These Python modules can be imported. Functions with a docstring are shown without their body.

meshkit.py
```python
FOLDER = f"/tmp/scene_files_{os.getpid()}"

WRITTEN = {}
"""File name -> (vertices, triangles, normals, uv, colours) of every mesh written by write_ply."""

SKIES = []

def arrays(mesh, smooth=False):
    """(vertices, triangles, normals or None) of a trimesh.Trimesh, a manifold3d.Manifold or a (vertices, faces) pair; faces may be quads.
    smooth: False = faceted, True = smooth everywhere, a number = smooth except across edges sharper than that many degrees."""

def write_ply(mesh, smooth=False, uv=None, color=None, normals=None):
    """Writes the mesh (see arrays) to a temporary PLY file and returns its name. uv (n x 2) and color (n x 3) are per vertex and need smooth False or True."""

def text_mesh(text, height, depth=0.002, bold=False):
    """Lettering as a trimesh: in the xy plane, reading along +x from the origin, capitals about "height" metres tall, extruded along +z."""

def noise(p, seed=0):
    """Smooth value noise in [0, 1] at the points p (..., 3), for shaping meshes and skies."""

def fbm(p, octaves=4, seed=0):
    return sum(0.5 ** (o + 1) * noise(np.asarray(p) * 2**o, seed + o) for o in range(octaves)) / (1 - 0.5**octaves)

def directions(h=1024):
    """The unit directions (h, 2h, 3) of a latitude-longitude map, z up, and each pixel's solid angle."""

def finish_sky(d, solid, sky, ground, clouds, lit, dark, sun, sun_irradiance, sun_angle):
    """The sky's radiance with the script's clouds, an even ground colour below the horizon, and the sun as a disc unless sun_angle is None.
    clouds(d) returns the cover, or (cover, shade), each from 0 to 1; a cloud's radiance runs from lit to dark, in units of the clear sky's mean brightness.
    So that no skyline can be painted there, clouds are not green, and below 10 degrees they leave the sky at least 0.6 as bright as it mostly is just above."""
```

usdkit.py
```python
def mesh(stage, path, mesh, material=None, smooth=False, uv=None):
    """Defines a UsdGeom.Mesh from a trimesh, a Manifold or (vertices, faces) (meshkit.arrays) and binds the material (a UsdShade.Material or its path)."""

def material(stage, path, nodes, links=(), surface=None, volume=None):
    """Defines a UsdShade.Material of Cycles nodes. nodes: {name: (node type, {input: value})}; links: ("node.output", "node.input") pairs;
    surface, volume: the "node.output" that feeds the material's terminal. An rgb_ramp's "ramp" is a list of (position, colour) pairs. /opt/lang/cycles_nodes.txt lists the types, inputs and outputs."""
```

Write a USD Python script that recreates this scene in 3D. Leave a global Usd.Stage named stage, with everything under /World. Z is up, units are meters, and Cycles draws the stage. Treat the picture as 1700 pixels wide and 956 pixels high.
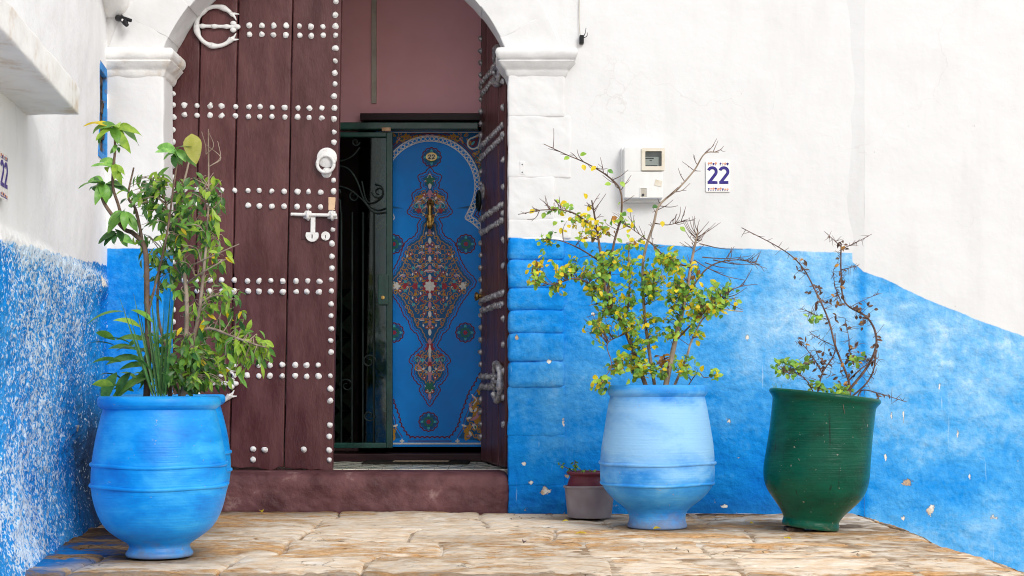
import math, random
import numpy as np, trimesh
import shapely, shapely.geometry as sg, shapely.affinity as sa
from shapely.ops import unary_union
import usdkit, meshkit
from pxr import Usd, UsdGeom, UsdLux, UsdShade, Gf, Sdf, Vt

stage = Usd.Stage.CreateInMemory()
UsdGeom.SetStageUpAxis(stage, 'Z'); UsdGeom.SetStageMetersPerUnit(stage, 1.0)
UsdGeom.Xform.Define(stage, '/World'); UsdGeom.Scope.Define(stage, '/World/Looks')
PI = math.pi

# ---------------------------------------------------------------- camera
F, CX, CY, CAMY, CAMZ = 2408.0, 850.0, 640.0, -7.0, 0.60      # focal length and horizon in the photograph's pixels
cam = UsdGeom.Camera.Define(stage, '/World/camera')
cam.AddTranslateOp().Set(Gf.Vec3d(0, CAMY, CAMZ)); cam.AddRotateXOp().Set(90)
cam.CreateHorizontalApertureAttr(36.0); cam.CreateVerticalApertureAttr(36.0 * 956 / 1700)
cam.CreateFocalLengthAttr(36.0 * F / 1700)
cam.CreateVerticalApertureOffsetAttr(36.0 * (CY - 478) / 1700)
cam.CreateClippingRangeAttr(Gf.Vec2f(0.05, 1000))
cam.CreateExposureAttr(0.62)

# ---------------------------------------------------------------- sky and sun (bright overcast)
SUN = np.array([0.50, -0.86, 0.60]); SUN /= np.linalg.norm(SUN)
dome = UsdLux.DomeLight.Define(stage, '/World/sky')
dome.GetPrim().SetCustomDataByKey('kind', 'structure')
skymat = usdkit.material(stage, '/World/Looks/overcast_sky', {
    'tc': ('texture_coordinate', {}), 'map': ('mapping', {'scale': (1, 1, 2.0)}),
    'sky': ('sky_texture', {'sky_type': 'single_scattering', 'sun_disc': False, 'sun_elevation': math.asin(SUN[2]), 'sun_rotation': math.atan2(SUN[0], SUN[1])}),
    'n': ('noise_texture', {'scale': 1.6, 'detail': 6, 'roughness': 0.55}),
    'cover': ('rgb_ramp', {'ramp': [(0.30, (0.72,) * 3), (0.62, (0.97,) * 3)]}),
    'shade': ('rgb_ramp', {'ramp': [(0.35, (6.0, 6.0, 6.1)), (0.7, (8.4, 8.3, 8.2))]}),
    'mx': ('mix', {}), 'bg': ('background_shader', {'strength': 0.125})},
    [('tc.generated', 'map.vector'), ('map.vector', 'n.vector'), ('n.fac', 'cover.fac'), ('n.fac', 'shade.fac'),
     ('cover.color', 'mx.fac'), ('sky.color', 'mx.color1'), ('shade.color', 'mx.color2'), ('mx.color', 'bg.color')], surface='bg.background')
UsdShade.MaterialBindingAPI.Apply(dome.GetPrim()).Bind(skymat)
sun = UsdLux.DistantLight.Define(stage, '/World/sun')
sun.CreateIntensityAttr(0.32); sun.CreateNormalizeAttr(True); sun.CreateAngleAttr(22.0); sun.CreateColorAttr(Gf.Vec3f(1.0, 0.97, 0.92))
q = Gf.Rotation(Gf.Vec3d(0, 0, 1), Gf.Vec3d(*map(float, SUN))).GetQuat()
sun.AddOrientOp().Set(Gf.Quatf(float(q.GetReal()), Gf.Vec3f(q.GetImaginary())))

# ---------------------------------------------------------------- helpers
used, origins = {}, {}
def numbered(parent, name):
    k = (parent, name); n = used.get(k, -1) + 1; used[k] = n
    return f'{parent}/{name}' if n == 0 else f'{parent}/{name}_{n:03d}'
def tag(prim, label=None, cat=None, group=None, kind=None):
    prim = prim.GetPrim() if hasattr(prim, 'GetPrim') else prim
    for k, v in (('label', label), ('category', cat), ('group', group), ('kind', kind)):
        if v: prim.SetCustomDataByKey(k, v)
    return prim
def thing(name, loc, label, cat, group=None):
    p = numbered('/World', name); x = UsdGeom.Xform.Define(stage, p)
    x.AddTranslateOp().Set(Gf.Vec3d(*map(float, loc))); origins[p] = np.array(loc, float)
    tag(x, label, cat, group); return p
def obj(name, mesh, mat, parent='/World', smooth=False, label=None, cat=None, group=None, kind=None, attr=None):
    """one Mesh prim; vertices are given in world coordinates and stored relative to the thing's base"""
    p = numbered(parent, name)
    root = '/'.join(parent.split('/')[:3]); off = origins.get(root, np.zeros(3))
    if isinstance(mesh, list): mesh = cat_meshes(mesh)
    v, f, n = meshkit.arrays(mesh, smooth)
    m = UsdGeom.Mesh.Define(stage, p)
    m.CreatePointsAttr(Vt.Vec3fArray.FromNumpy((v - off).astype(np.float32)))
    m.CreateFaceVertexCountsAttr(Vt.IntArray.FromNumpy(np.full(len(f), 3, np.int32)))
    m.CreateFaceVertexIndicesAttr(Vt.IntArray.FromNumpy(f.astype(np.int32).ravel()))
    m.CreateSubdivisionSchemeAttr('none')
    if n is not None:
        m.CreateNormalsAttr(Vt.Vec3fArray.FromNumpy(n.astype(np.float32))); m.SetNormalsInterpolation('vertex')
    for k, val in (attr or {}).items():
        UsdGeom.PrimvarsAPI(m).CreatePrimvar(k, Sdf.ValueTypeNames.Color3fArray, 'vertex').Set(Vt.Vec3fArray.FromNumpy(np.asarray(val(v), np.float32)))
    UsdShade.MaterialBindingAPI.Apply(m.GetPrim()).Bind(mat)
    tag(m, label, cat, group, kind); return p
def cat_meshes(ms):
    return trimesh.util.concatenate([m if isinstance(m, trimesh.Trimesh) else trimesh.Trimesh(*m, process=False) for m in ms])
def P(px, py, y):
    d = y - CAMY
    return np.array([(px - CX) / F * d, y, CAMZ + (CY - py) / F * d])
def ground_y(py, z=0.0): return (CAMZ - z) * F / (py - CY) + CAMY
def frame_to(m, T):
    m = m.copy(); m.apply_transform(T); return m

def lattice_box(lx, ly, lz):
    L, vs, fs, n = [np.asarray(a, float) for a in (lx, ly, lz)], [], [], 0
    for ax in range(3):
        a, b = (ax + 1) % 3, (ax + 2) % 3
        for end in (0, 1):
            A, B = np.meshgrid(L[a], L[b], indexing='ij'); v = np.zeros(A.shape + (3,))
            v[..., a], v[..., b], v[..., ax] = A, B, L[ax][-1 if end else 0]
            i = np.arange(A.size).reshape(A.shape) + n
            qd = np.stack([i[:-1, :-1], i[1:, :-1], i[1:, 1:], i[:-1, 1:]], -1).reshape(-1, 4)
            fs.append(qd if end else qd[:, ::-1]); vs.append(v.reshape(-1, 3)); n += A.size
    v, fq = np.vstack(vs), np.vstack(fs)
    m = trimesh.Trimesh(v, np.vstack([fq[:, [0, 1, 2]], fq[:, [0, 2, 3]]]), process=False); m.merge_vertices(); return m
def rbox(lo, hi, r=0.004, step=None, noise=0.0, nscale=8.0, seed=0):
    """box with rounded edges between two corners, optionally finely divided and lumpy"""
    lo, hi = np.minimum(lo, hi).astype(float), np.maximum(lo, hi).astype(float)
    c, h = (lo + hi) / 2, (hi - lo) / 2; r = min(r, h.min() * 0.98)
    ls = []
    for k in range(3):
        n = 2 if not step else max(2, int(round(2 * (h[k] - r) / step)) + 1)
        ls.append(np.unique(np.round(np.concatenate([[-h[k], -h[k] + r * 0.4], np.linspace(-h[k] + r, h[k] - r, n), [h[k] - r * 0.4, h[k]]]), 7)))
    m = lattice_box(*ls); v = np.array(m.vertices); inner = np.clip(v, -(h - r), h - r); d = v - inner
    ln = np.linalg.norm(d, axis=1, keepdims=True); v = inner + np.where(ln > 0, d / np.maximum(ln, 1e-9) * r, 0) + c
    if noise:
        m.vertices = v; nn = m.vertex_normals
        v = v + nn * ((meshkit.fbm(v * nscale, 4, seed) - 0.5) * 2 * noise)[:, None]
    m.vertices = v; return m
def box(lo, hi): return rbox(lo, hi, 0.0015)

def catmull(pts, n=6):
    p = np.asarray(pts, float)
    if len(p) < 3: return np.linspace(p[0], p[-1], n + 1)
    q = np.vstack([2 * p[0] - p[1], p, 2 * p[-1] - p[-2]]); out = []
    for i in range(1, len(q) - 2):
        t = np.linspace(0, 1, n, endpoint=False)[:, None]
        a, b, c, d = q[i - 1], q[i], q[i + 1], q[i + 2]
        out.append(0.5 * (2 * b + (c - a) * t + (2 * a - 5 * b + 4 * c - d) * t ** 2 + (3 * b - a - 3 * c + d) * t ** 3))
    return np.vstack(out + [p[-1:]])
def tube(pts, r0, r1=None, sides=6, n=6, smooth=True, closed=False, knobs=None):
    p = catmull(pts, n) if smooth else np.asarray(pts, float)
    r = np.linspace(r0, r0 if r1 is None else r1, len(p))
    if knobs is not None: r = r * knobs(np.linspace(0, 1, len(p)))
    t = np.gradient(p, axis=0); t /= np.maximum(np.linalg.norm(t, axis=1, keepdims=True), 1e-9)
    u = np.cross(t[0], [0, 0, 1.0]); 
    if np.linalg.norm(u) < 1e-3: u = np.array([1.0, 0, 0])
    us = []
    for k in range(len(p)):
        u = u - t[k] * (u @ t[k]); u = u / max(np.linalg.norm(u), 1e-9); us.append(u)
    us = np.array(us); w = np.cross(t, us); a = np.linspace(0, 2 * PI, sides, endpoint=False)
    v = (p[:, None] + r[:, None, None] * (us[:, None] * np.cos(a)[None, :, None] + w[:, None] * np.sin(a)[None, :, None])).reshape(-1, 3)
    i = np.arange(len(v)).reshape(len(p), sides); j = np.roll(i, -1, 1)
    fs = [np.stack([i[:-1], j[:-1], j[1:], i[1:]], -1).reshape(-1, 4)]
    f = np.vstack([fs[0][:, [0, 1, 2]], fs[0][:, [0, 2, 3]]])
    v = np.vstack([v, p[:1], p[-1:]]); a0, a1 = len(v) - 2, len(v) - 1
    f = np.vstack([f, np.stack([j[0], i[0], np.full(sides, a0)], -1), np.stack([i[-1], j[-1], np.full(sides, a1)], -1)])
    return trimesh.Trimesh(v, f, process=False)
def lathe(profile, sides=96, dense=True, wob=0.0, seed=0, noise=0.0, n=3):
    pr = catmull(profile, n)[:, :2] if dense else np.asarray(profile, float)
    a = np.linspace(0, 2 * PI, sides, endpoint=False)
    v = np.stack([pr[:, 0, None] * np.cos(a), pr[:, 0, None] * np.sin(a), np.broadcast_to(pr[:, 1, None], (len(pr), sides))], -1)
    v = v.reshape(-1, 3); i = np.arange(len(v)).reshape(len(pr), sides); j = np.roll(i, -1, 1)
    qd = np.stack([i[:-1], j[:-1], j[1:], i[1:]], -1).reshape(-1, 4)
    if wob or noise:
        s = 1 + wob * (meshkit.fbm(np.stack([v[:, 0] * 3, v[:, 1] * 3, v[:, 2] * 5], 1) + 7, 2, seed) - 0.5) * 2
        s = s + noise * (meshkit.fbm(v * 38, 3, seed + 3) - 0.5) * 2
        v[:, :2] *= s[:, None]
    return trimesh.Trimesh(v, np.vstack([qd[:, [0, 1, 2]], qd[:, [0, 2, 3]]]), process=False)
def sheet(o, U, V, us, vs, disp=None, hole=None):
    """finely divided wall or floor: o + U*u + V*v, pushed along the normal by disp(points)"""
    o, U, V = (np.asarray(x, float) for x in (o, U, V)); N = np.cross(U, V); N /= np.linalg.norm(N)
    A, B = np.meshgrid(us, vs, indexing='ij'); v = o + A[..., None] * U + B[..., None] * V
    if disp is not None: v = v + N * disp(v)[..., None]
    i = np.arange(A.size).reshape(A.shape); qd = np.stack([i[:-1, :-1], i[1:, :-1], i[1:, 1:], i[:-1, 1:]], -1)
    if hole is not None:
        ca, cb = (us[:-1] + us[1:]) / 2, (vs[:-1] + vs[1:]) / 2; CA, CB = np.meshgrid(ca, cb, indexing='ij')
        qd = qd[~hole(CA, CB)]
    qd = qd.reshape(-1, 4)
    m = trimesh.Trimesh(v.reshape(-1, 3), np.vstack([qd[:, [0, 1, 2]], qd[:, [0, 2, 3]]]), process=False); m.remove_unreferenced_vertices(); return m
def lines(a, b, step, extra=()):
    x = np.linspace(a, b, max(2, int(round((b - a) / step)) + 1))
    for e in extra:
        x[np.argmin(abs(x - e))] = e
    return np.sort(x)
def poly_mesh(shape, depth):
    out = [trimesh.creation.extrude_polygon(g, depth, engine='earcut') for g in getattr(shape, 'geoms', [shape]) if g.geom_type == 'Polygon' and g.area > 1e-9]
    return trimesh.util.concatenate(out)
def upright(m, at, flip=False):
    """turn a mesh drawn in xy (thickness +z) so that it stands on a wall facing -y"""
    v = np.array(m.vertices); w = np.stack([v[:, 0], -v[:, 2], v[:, 1]], 1) + np.asarray(at)
    return trimesh.Trimesh(w, m.faces, process=False)

# ---------------------------------------------------------------- materials
def M(name, nodes, links, surface='p.BSDF'): return usdkit.material(stage, '/World/Looks/' + name, nodes, links, surface=surface)
def paint(name, c1, c2, c3=None, scale=6.0, rough=0.5, bump=0.3, bscale=40.0, bdist=0.004, stretch=(1, 1, 1), spec=0.18, metallic=0.0, detail=5, mid=(0.4, 0.6), coat=0.0):
    """procedural base: two or three tones broken up by noise, with fine relief"""
    ramp = [(mid[0], c1), (mid[1], c2)] + ([(min(mid[1] + 0.12, 1), c3)] if c3 else [])
    return M(name, {'g': ('geometry', {}), 'map': ('mapping', {'scale': stretch}),
        'n': ('noise_texture', {'scale': scale, 'detail': detail, 'roughness': 0.62}), 'r': ('rgb_ramp', {'ramp': ramp}),
        'nb': ('noise_texture', {'scale': bscale, 'detail': 4, 'roughness': 0.6}), 'b': ('bump', {'strength': bump, 'distance': bdist}),
        'rr': ('map_range', {'from_min': 0.3, 'from_max': 0.7, 'to_min': max(rough - 0.12, 0.05), 'to_max': min(rough + 0.12, 1)}),
        'p': ('principled_bsdf', {'specular_ior_level': spec, 'metallic': metallic, 'coat_weight': coat, 'coat_roughness': 0.25})},
        [('g.position', 'map.vector'), ('map.vector', 'n.vector'), ('map.vector', 'nb.vector'), ('n.fac', 'r.fac'), ('r.color', 'p.base_color'),
         ('nb.fac', 'b.height'), ('b.normal', 'p.normal'), ('n.fac', 'rr.value'), ('rr.result', 'p.roughness')])

WHITE1, WHITE2, WHITE3 = (0.68, 0.682, 0.688), (0.64, 0.64, 0.64), (0.52, 0.47, 0.41)
BLUE_DEEP, BLUE_MID, BLUE_PALE = (0.001, 0.10, 0.44), (0.002, 0.175, 0.61), (0.10, 0.40, 0.78)
def wall_material(name, line, rough_cast=False, white=1.0):
    """lime-washed plaster, painted blue below a hand-drawn line  z = a + b x + c y;  primvar wear: r chips, g fading / white flecks, b grime and painted shade"""
    a, b, c = line; W1, W2 = (tuple(white * np.array(x)) for x in (WHITE1, WHITE2))
    nodes = {'g': ('geometry', {}), 's': ('separate_xyz', {}),
        'bx': ('math', {'math_type': 'multiply_add', 'value2': b, 'value3': a}), 'cy': ('math', {'math_type': 'multiply_add', 'value2': c}),
        'nl': ('noise_texture', {'scale': 9.0, 'detail': 5, 'roughness': 0.65}), 'nlk': ('math', {'math_type': 'multiply_add', 'value2': 0.06 if rough_cast else 0.022, 'value3': -0.03 if rough_cast else -0.011}),
        'l2': ('math', {'math_type': 'add'}), 't': ('math', {'math_type': 'subtract'}),
        'pf': ('map_range', {'from_min': -0.002, 'from_max': 0.003, 'to_min': 0, 'to_max': 1, 'clamp': True}),
        # white lime wash
        'mw': ('mapping', {'scale': (1, 1, 0.22)}), 'nw': ('noise_texture', {'scale': 7.0, 'detail': 6, 'roughness': 0.6}),
        'rw': ('rgb_ramp', {'ramp': [(0.30, W2), (0.52, W1), (0.66, W1), (0.80, (0.62, 0.61, 0.585))]}),
        'nd': ('noise_texture', {'scale': 2.3, 'detail': 8, 'roughness': 0.7}), 'nds': ('math', {'math_type': 'multiply_add', 'value2': 0.55, 'value3': -0.10}),
        'w': ('attribute', {'attribute': 'wear'}), 'ws': ('separate_color', {}),
        'gr': ('math', {'math_type': 'multiply', 'use_clamp': True}), 'wd': ('mix', {'color2': (0.42, 0.33, 0.24)}),
        # blue paint
        'mb': ('mapping', {'scale': (1.0, 1.0, 1.25)}), 'nb1': ('noise_texture', {'scale': 3.2, 'detail': 9, 'roughness': 0.66}),
        'nb2': ('noise_texture', {'scale': 26.0, 'detail': 5, 'roughness': 0.7}),
        'nk': ('math', {'math_type': 'multiply_add', 'value2': 0.64, 'value3': 0.21 if rough_cast else 0.165}), 'fade': ('math', {'math_type': 'multiply_add', 'value2': 0.40}), 'fade2': ('math', {'math_type': 'multiply_add', 'value2': 0.34, 'value3': -0.17}), 'fade3': ('math', {'math_type': 'add'}),
        'rb': ('rgb_ramp', {'ramp': [(0.28, BLUE_DEEP), (0.44, BLUE_MID), (0.58, (0.006, 0.24, 0.69)), (0.74, (0.07, 0.355, 0.75)), (0.88, (0.22, 0.49, 0.79)), (1.0, (0.48, 0.67, 0.84))]}),
        'bd': ('mix', {'color2': (0.02, 0.05, 0.12)}), 'grk': ('math', {'math_type': 'multiply', 'value2': 2.4, 'use_clamp': True}),
        'pm': ('mix', {}),
        # chips
        'nc': ('noise_texture', {'scale': 22.0, 'detail': 6, 'roughness': 0.7}), 'ck': ('math', {'math_type': 'add'}),
        'cf': ('map_range', {'from_min': 0.97, 'from_max': 1.02, 'to_min': 0, 'to_max': 1, 'clamp': True}),
        'rc': ('rgb_ramp', {'ramp': [(0.40, (0.50, 0.36, 0.24)), (0.50, (0.80, 0.76, 0.68)), (0.7, (0.84, 0.82, 0.78))]}), 'nc2': ('noise_texture', {'scale': 9.0, 'detail': 3}),
        'cm': ('mix', {}),
        'md': ('mapping', {'scale': (64.0, 64.0, 3.0)}), 'ndp': ('noise_texture', {'scale': 1.0, 'detail': 3, 'roughness': 0.6}), 'dpr': ('map_range', {'from_min': 0.685, 'from_max': 0.75, 'to_min': 0, 'to_max': 0.55, 'clamp': True}), 'dpm': ('mix', {'color2': (0.46, 0.66, 0.84)}),
        'wv': ('noise_texture', {'scale': 4.0, 'detail': 5}), 'wa': ('mix', {'mix_type': 'add', 'fac': 0.4}), 'vo': ('voronoi_texture', {'feature': 'distance_to_edge', 'scale': 1.5}), 'vr': ('map_range', {'from_min': 0.0006, 'from_max': 0.0045, 'to_min': 1, 'to_max': 0, 'clamp': True}), 'nm': ('noise_texture', {'scale': 1.3, 'detail': 3}), 'nmr': ('map_range', {'from_min': 0.52, 'from_max': 0.62, 'to_min': 0, 'to_max': 0.2, 'clamp': True}), 'cx': ('math', {'math_type': 'multiply'}), 'wc': ('mix', {'color2': (0.36, 0.32, 0.28)}),
        'fk1': ('noise_texture', {'scale': 31.0, 'detail': 3, 'roughness': 0.5}), 'fkr': ('map_range', {'from_min': 0.765, 'from_max': 0.80, 'to_min': 0, 'to_max': 0.5, 'clamp': True}), 'wf': ('mix', {'color2': (0.34, 0.32, 0.30)}),
        'e1': ('noise_texture', {'scale': 30.0, 'detail': 5, 'roughness': 0.6}), 'me': ('mapping', {'scale': (1.0, 1.0, 1.25)}), 'e2': ('noise_texture', {'scale': 6.5, 'detail': 6, 'roughness': 0.52}),
        'e2k': ('math', {'math_type': 'multiply_add', 'value2': 3.4}), 'ce': ('math', {'math_type': 'multiply_add', 'value2': -0.7}),
        'bs': ('map_range', {'from_min': 0, 'from_max': 1, 'to_min': 0.14, 'to_max': 0.8 if rough_cast else 0.85}), 'bump': ('bump', {'distance': 0.009 if not rough_cast else 0.014}),
        'p': ('principled_bsdf', {'roughness': 0.85, 'specular_ior_level': 0.10})}
    links = [('g.position', 's.vector'), ('s.x', 'bx.value1'), ('s.y', 'cy.value1'), ('bx.value', 'cy.value3'), ('g.position', 'nl.vector'), ('nl.fac', 'nlk.value1'),
        ('cy.value', 'l2.value1'), ('nlk.value', 'l2.value2'), ('l2.value', 't.value1'), ('s.z', 't.value2'), ('t.value', 'pf.value'),
        ('g.position', 'mw.vector'), ('mw.vector', 'nw.vector'), ('nw.fac', 'rw.fac'), ('g.position', 'nd.vector'), ('nd.fac', 'nds.value1'), ('w.color', 'ws.color'),
        ('ws.b', 'gr.value1'), ('nd.fac', 'gr.value2'), ('rw.color', 'wd.color1'), ('gr.value', 'wd.fac'),
        ('g.position', 'mb.vector'), ('mb.vector', 'nb1.vector'), ('g.position', 'nb2.vector'), ('ws.g', 'fade.value1'), ('nb1.fac', 'nk.value1'), ('nk.value', 'fade.value3'), ('nb2.fac', 'fade2.value1'), ('fade.value', 'fade3.value1'), ('fade2.value', 'fade3.value2'),
        ('fade3.value', 'rb.fac'), ('gr.value', 'grk.value1'), ('rb.color', 'bd.color1'), ('grk.value', 'bd.fac'),
        ('g.position', 'wv.vector'), ('g.position', 'wa.color1'), ('wv.color', 'wa.color2'), ('wa.color', 'vo.vector'), ('vo.distance', 'vr.value'), ('g.position', 'nm.vector'), ('nm.fac', 'nmr.value'), ('vr.result', 'cx.value1'), ('nmr.result', 'cx.value2'), ('cx.value', 'wc.fac'), ('wd.color', 'wc.color1'), ('g.position', 'fk1.vector'), ('fk1.fac', 'fkr.value'), ('fkr.result', 'wf.fac'), ('wc.color', 'wf.color1'),
        ('g.position', 'md.vector'), ('md.vector', 'ndp.vector'), ('ndp.fac', 'dpr.value'), ('dpr.result', 'dpm.fac'), ('bd.color', 'dpm.color1'),
        ('pf.result', 'pm.fac'), ('wf.color', 'pm.color1'), ('dpm.color', 'pm.color2'),
        ('g.position', 'nc.vector'), ('nc.fac', 'ck.value1'), ('ws.r', 'ck.value2'), ('ck.value', 'cf.value'), ('g.position', 'nc2.vector'), ('nc2.fac', 'rc.fac'),
        ('cf.result', 'cm.fac'), ('pm.color', 'cm.color1'), ('rc.color', 'cm.color2'), ('cm.color', 'p.base_color'),
        ('g.position', 'e1.vector'), ('g.position', 'me.vector'), ('me.vector', 'e2.vector'), ('e2.fac', 'e2k.value1'), ('e1.fac', 'e2k.value3'), ('cf.result', 'ce.value1'), ('e2k.value', 'ce.value3'), ('ce.value', 'bump.height'), ('pf.result', 'bs.value'), ('bs.result', 'bump.strength'), ('bump.normal', 'p.normal')]
    if rough_cast:   # white lime flecks caught on the grains of the rough-cast
        nodes.update({'f1': ('noise_texture', {'scale': 66.0, 'detail': 3, 'roughness': 0.62}), 'f2': ('noise_texture', {'scale': 14.0, 'detail': 5, 'roughness': 0.6}),
            'fk': ('math', {'math_type': 'multiply_add', 'value2': 0.42}), 'fa': ('math', {'math_type': 'multiply_add', 'value2': 0.62}),
            'ff': ('map_range', {'from_min': 0.875, 'from_max': 0.955, 'to_min': 0, 'to_max': 1, 'clamp': True}), 'fm': ('mix', {'color2': (0.62, 0.74, 0.86)})})
        links = [l for l in links if l not in (('dpm.color', 'pm.color2'), ('e1.fac', 'e2k.value3'))] + [('g.position', 'f1.vector'), ('g.position', 'f2.vector'), ('f2.fac', 'fk.value1'), ('f1.fac', 'fk.value3'),
            ('ws.g', 'fa.value1'), ('fk.value', 'fa.value3'), ('fa.value', 'ff.value'), ('ff.result', 'fm.fac'), ('bd.color', 'fm.color1'), ('fm.color', 'pm.color2'), ('f1.fac', 'e2k.value3')]
    return M(name, nodes, links)

m_front = wall_material('front_plaster', (1.312, -0.044, 0))
m_pilaster = wall_material('left_pilaster_plaster', (1.263, 0, 0), white=1.08)
m_right = wall_material('right_plaster', (1.176 + 0.40 * 1.698, -0.40, 3.0))
m_left = wall_material('left_roughcast', (1.18, 0, 0.047), rough_cast=True, white=1.25)
m_white = paint('white_plaster', WHITE2, WHITE1, scale=5, rough=0.8, bump=0.4, bscale=30, spec=0.25)
m_white_dirty = paint('weathered_white_plaster', (0.62, 0.53, 0.43), (0.78, 0.765, 0.74), (0.82, 0.815, 0.80), scale=7, rough=0.85, bump=0.5, bscale=35, spec=0.2, mid=(0.30, 0.44))
m_pink = paint('mauve_wall_paint', (0.82, 0.42, 0.465), (0.86, 0.46, 0.505), scale=3, rough=0.6, bump=0.15, bscale=60)
m_maroon_step = paint('maroon_masonry_paint', (0.065, 0.024, 0.026), (0.135, 0.057, 0.061), (0.30, 0.19, 0.18), scale=7, rough=0.55, bump=0.8, bscale=30, bdist=0.008, mid=(0.35, 0.62))
m_door = [paint(f'maroon_plank_paint_{w}', tuple(k * np.array((0.066, 0.0205, 0.0215))), tuple(k * np.array((0.102, 0.037, 0.0385))), scale=9, rough=0.34, bump=0.55, bscale=60, bdist=0.005, stretch=(1, 1, 0.34), spec=0.32) for w, k in (('plain', 1.0), ('warm', 1.12), ('dull', 0.9))]
m_door_dark = paint('dark_maroon_paint', (0.040, 0.013, 0.016), (0.07, 0.024, 0.028), scale=9, rough=0.35, bump=0.5, bscale=46, stretch=(1, 1, 0.16), spec=0.25)  # darker maroon for the lock panel and the ledges
m_stud = paint('white_stud_paint', (0.30, 0.24, 0.20), (0.66, 0.65, 0.64), (0.72, 0.715, 0.71), mid=(0.26, 0.40), scale=60, rough=0.42, bump=0.35, bscale=120, bdist=0.002)
m_stud_dull = paint('silver_stud_paint', (0.30, 0.29, 0.30), (0.52, 0.51, 0.52), scale=60, rough=0.35, bump=0.4, bscale=120, bdist=0.002, metallic=0.5)
m_wood = paint('bare_split_wood', (0.40, 0.24, 0.13), (0.66, 0.46, 0.30), scale=14, rough=0.8, bump=0.8, bscale=60, stretch=(1, 1, 0.3))
m_black = paint('black_plastic', (0.012, 0.012, 0.014), (0.03, 0.03, 0.035), rough=0.45, bump=0.1)
m_dark = paint('dark_recess', (0.010, 0.009, 0.009), (0.02, 0.017, 0.016), rough=0.9)
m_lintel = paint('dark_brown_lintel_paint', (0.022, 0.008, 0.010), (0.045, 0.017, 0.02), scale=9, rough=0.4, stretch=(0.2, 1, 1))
m_green_gate = paint('dark_green_gloss_paint', (0.004, 0.030, 0.024), (0.008, 0.055, 0.042), scale=8, rough=0.3, bump=0.15, spec=0.5)
m_iron = paint('dark_iron', (0.008, 0.014, 0.013), (0.02, 0.03, 0.028), rough=0.4, metallic=0.4)
m_brass = paint('old_brass', (0.30, 0.17, 0.045), (0.55, 0.36, 0.12), scale=40, rough=0.32, metallic=0.9, bump=0.2)
m_trunking = paint('grey_trunking_plastic', (0.42, 0.39, 0.34), (0.52, 0.49, 0.43), scale=12, rough=0.5, bump=0.1)
m_cream_tile = paint('cream_floor_tile', (0.68, 0.64, 0.54), (0.82, 0.78, 0.68), scale=18, rough=0.25, bump=0.1)
m_green_tile = paint('green_floor_tile', (0.008, 0.045, 0.038), (0.02, 0.085, 0.07), scale=18, rough=0.25, bump=0.1)
m_grout = paint('tile_grout', (0.30, 0.26, 0.21), (0.42, 0.38, 0.32), scale=12, rough=0.9)
m_mat = paint('dark_doormat_pile', (0.012, 0.011, 0.010), (0.03, 0.026, 0.022), scale=80, rough=1.0, bump=0.9, bscale=200, spec=0.1)
m_mat_light = paint('beige_doormat_pile', (0.22, 0.17, 0.12), (0.34, 0.27, 0.19), scale=80, rough=1.0, bump=0.9, bscale=200, spec=0.1)
m_soil = paint('potting_soil', (0.035, 0.022, 0.014), (0.085, 0.055, 0.034), scale=40, rough=1.0, bump=1.0, bscale=60, bdist=0.01, spec=0.1)
m_meter = paint('white_meter_plastic', (0.68, 0.68, 0.67), (0.76, 0.76, 0.75), scale=5, rough=0.45, bump=0.06, stretch=(1, 1, 0.25))
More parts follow.
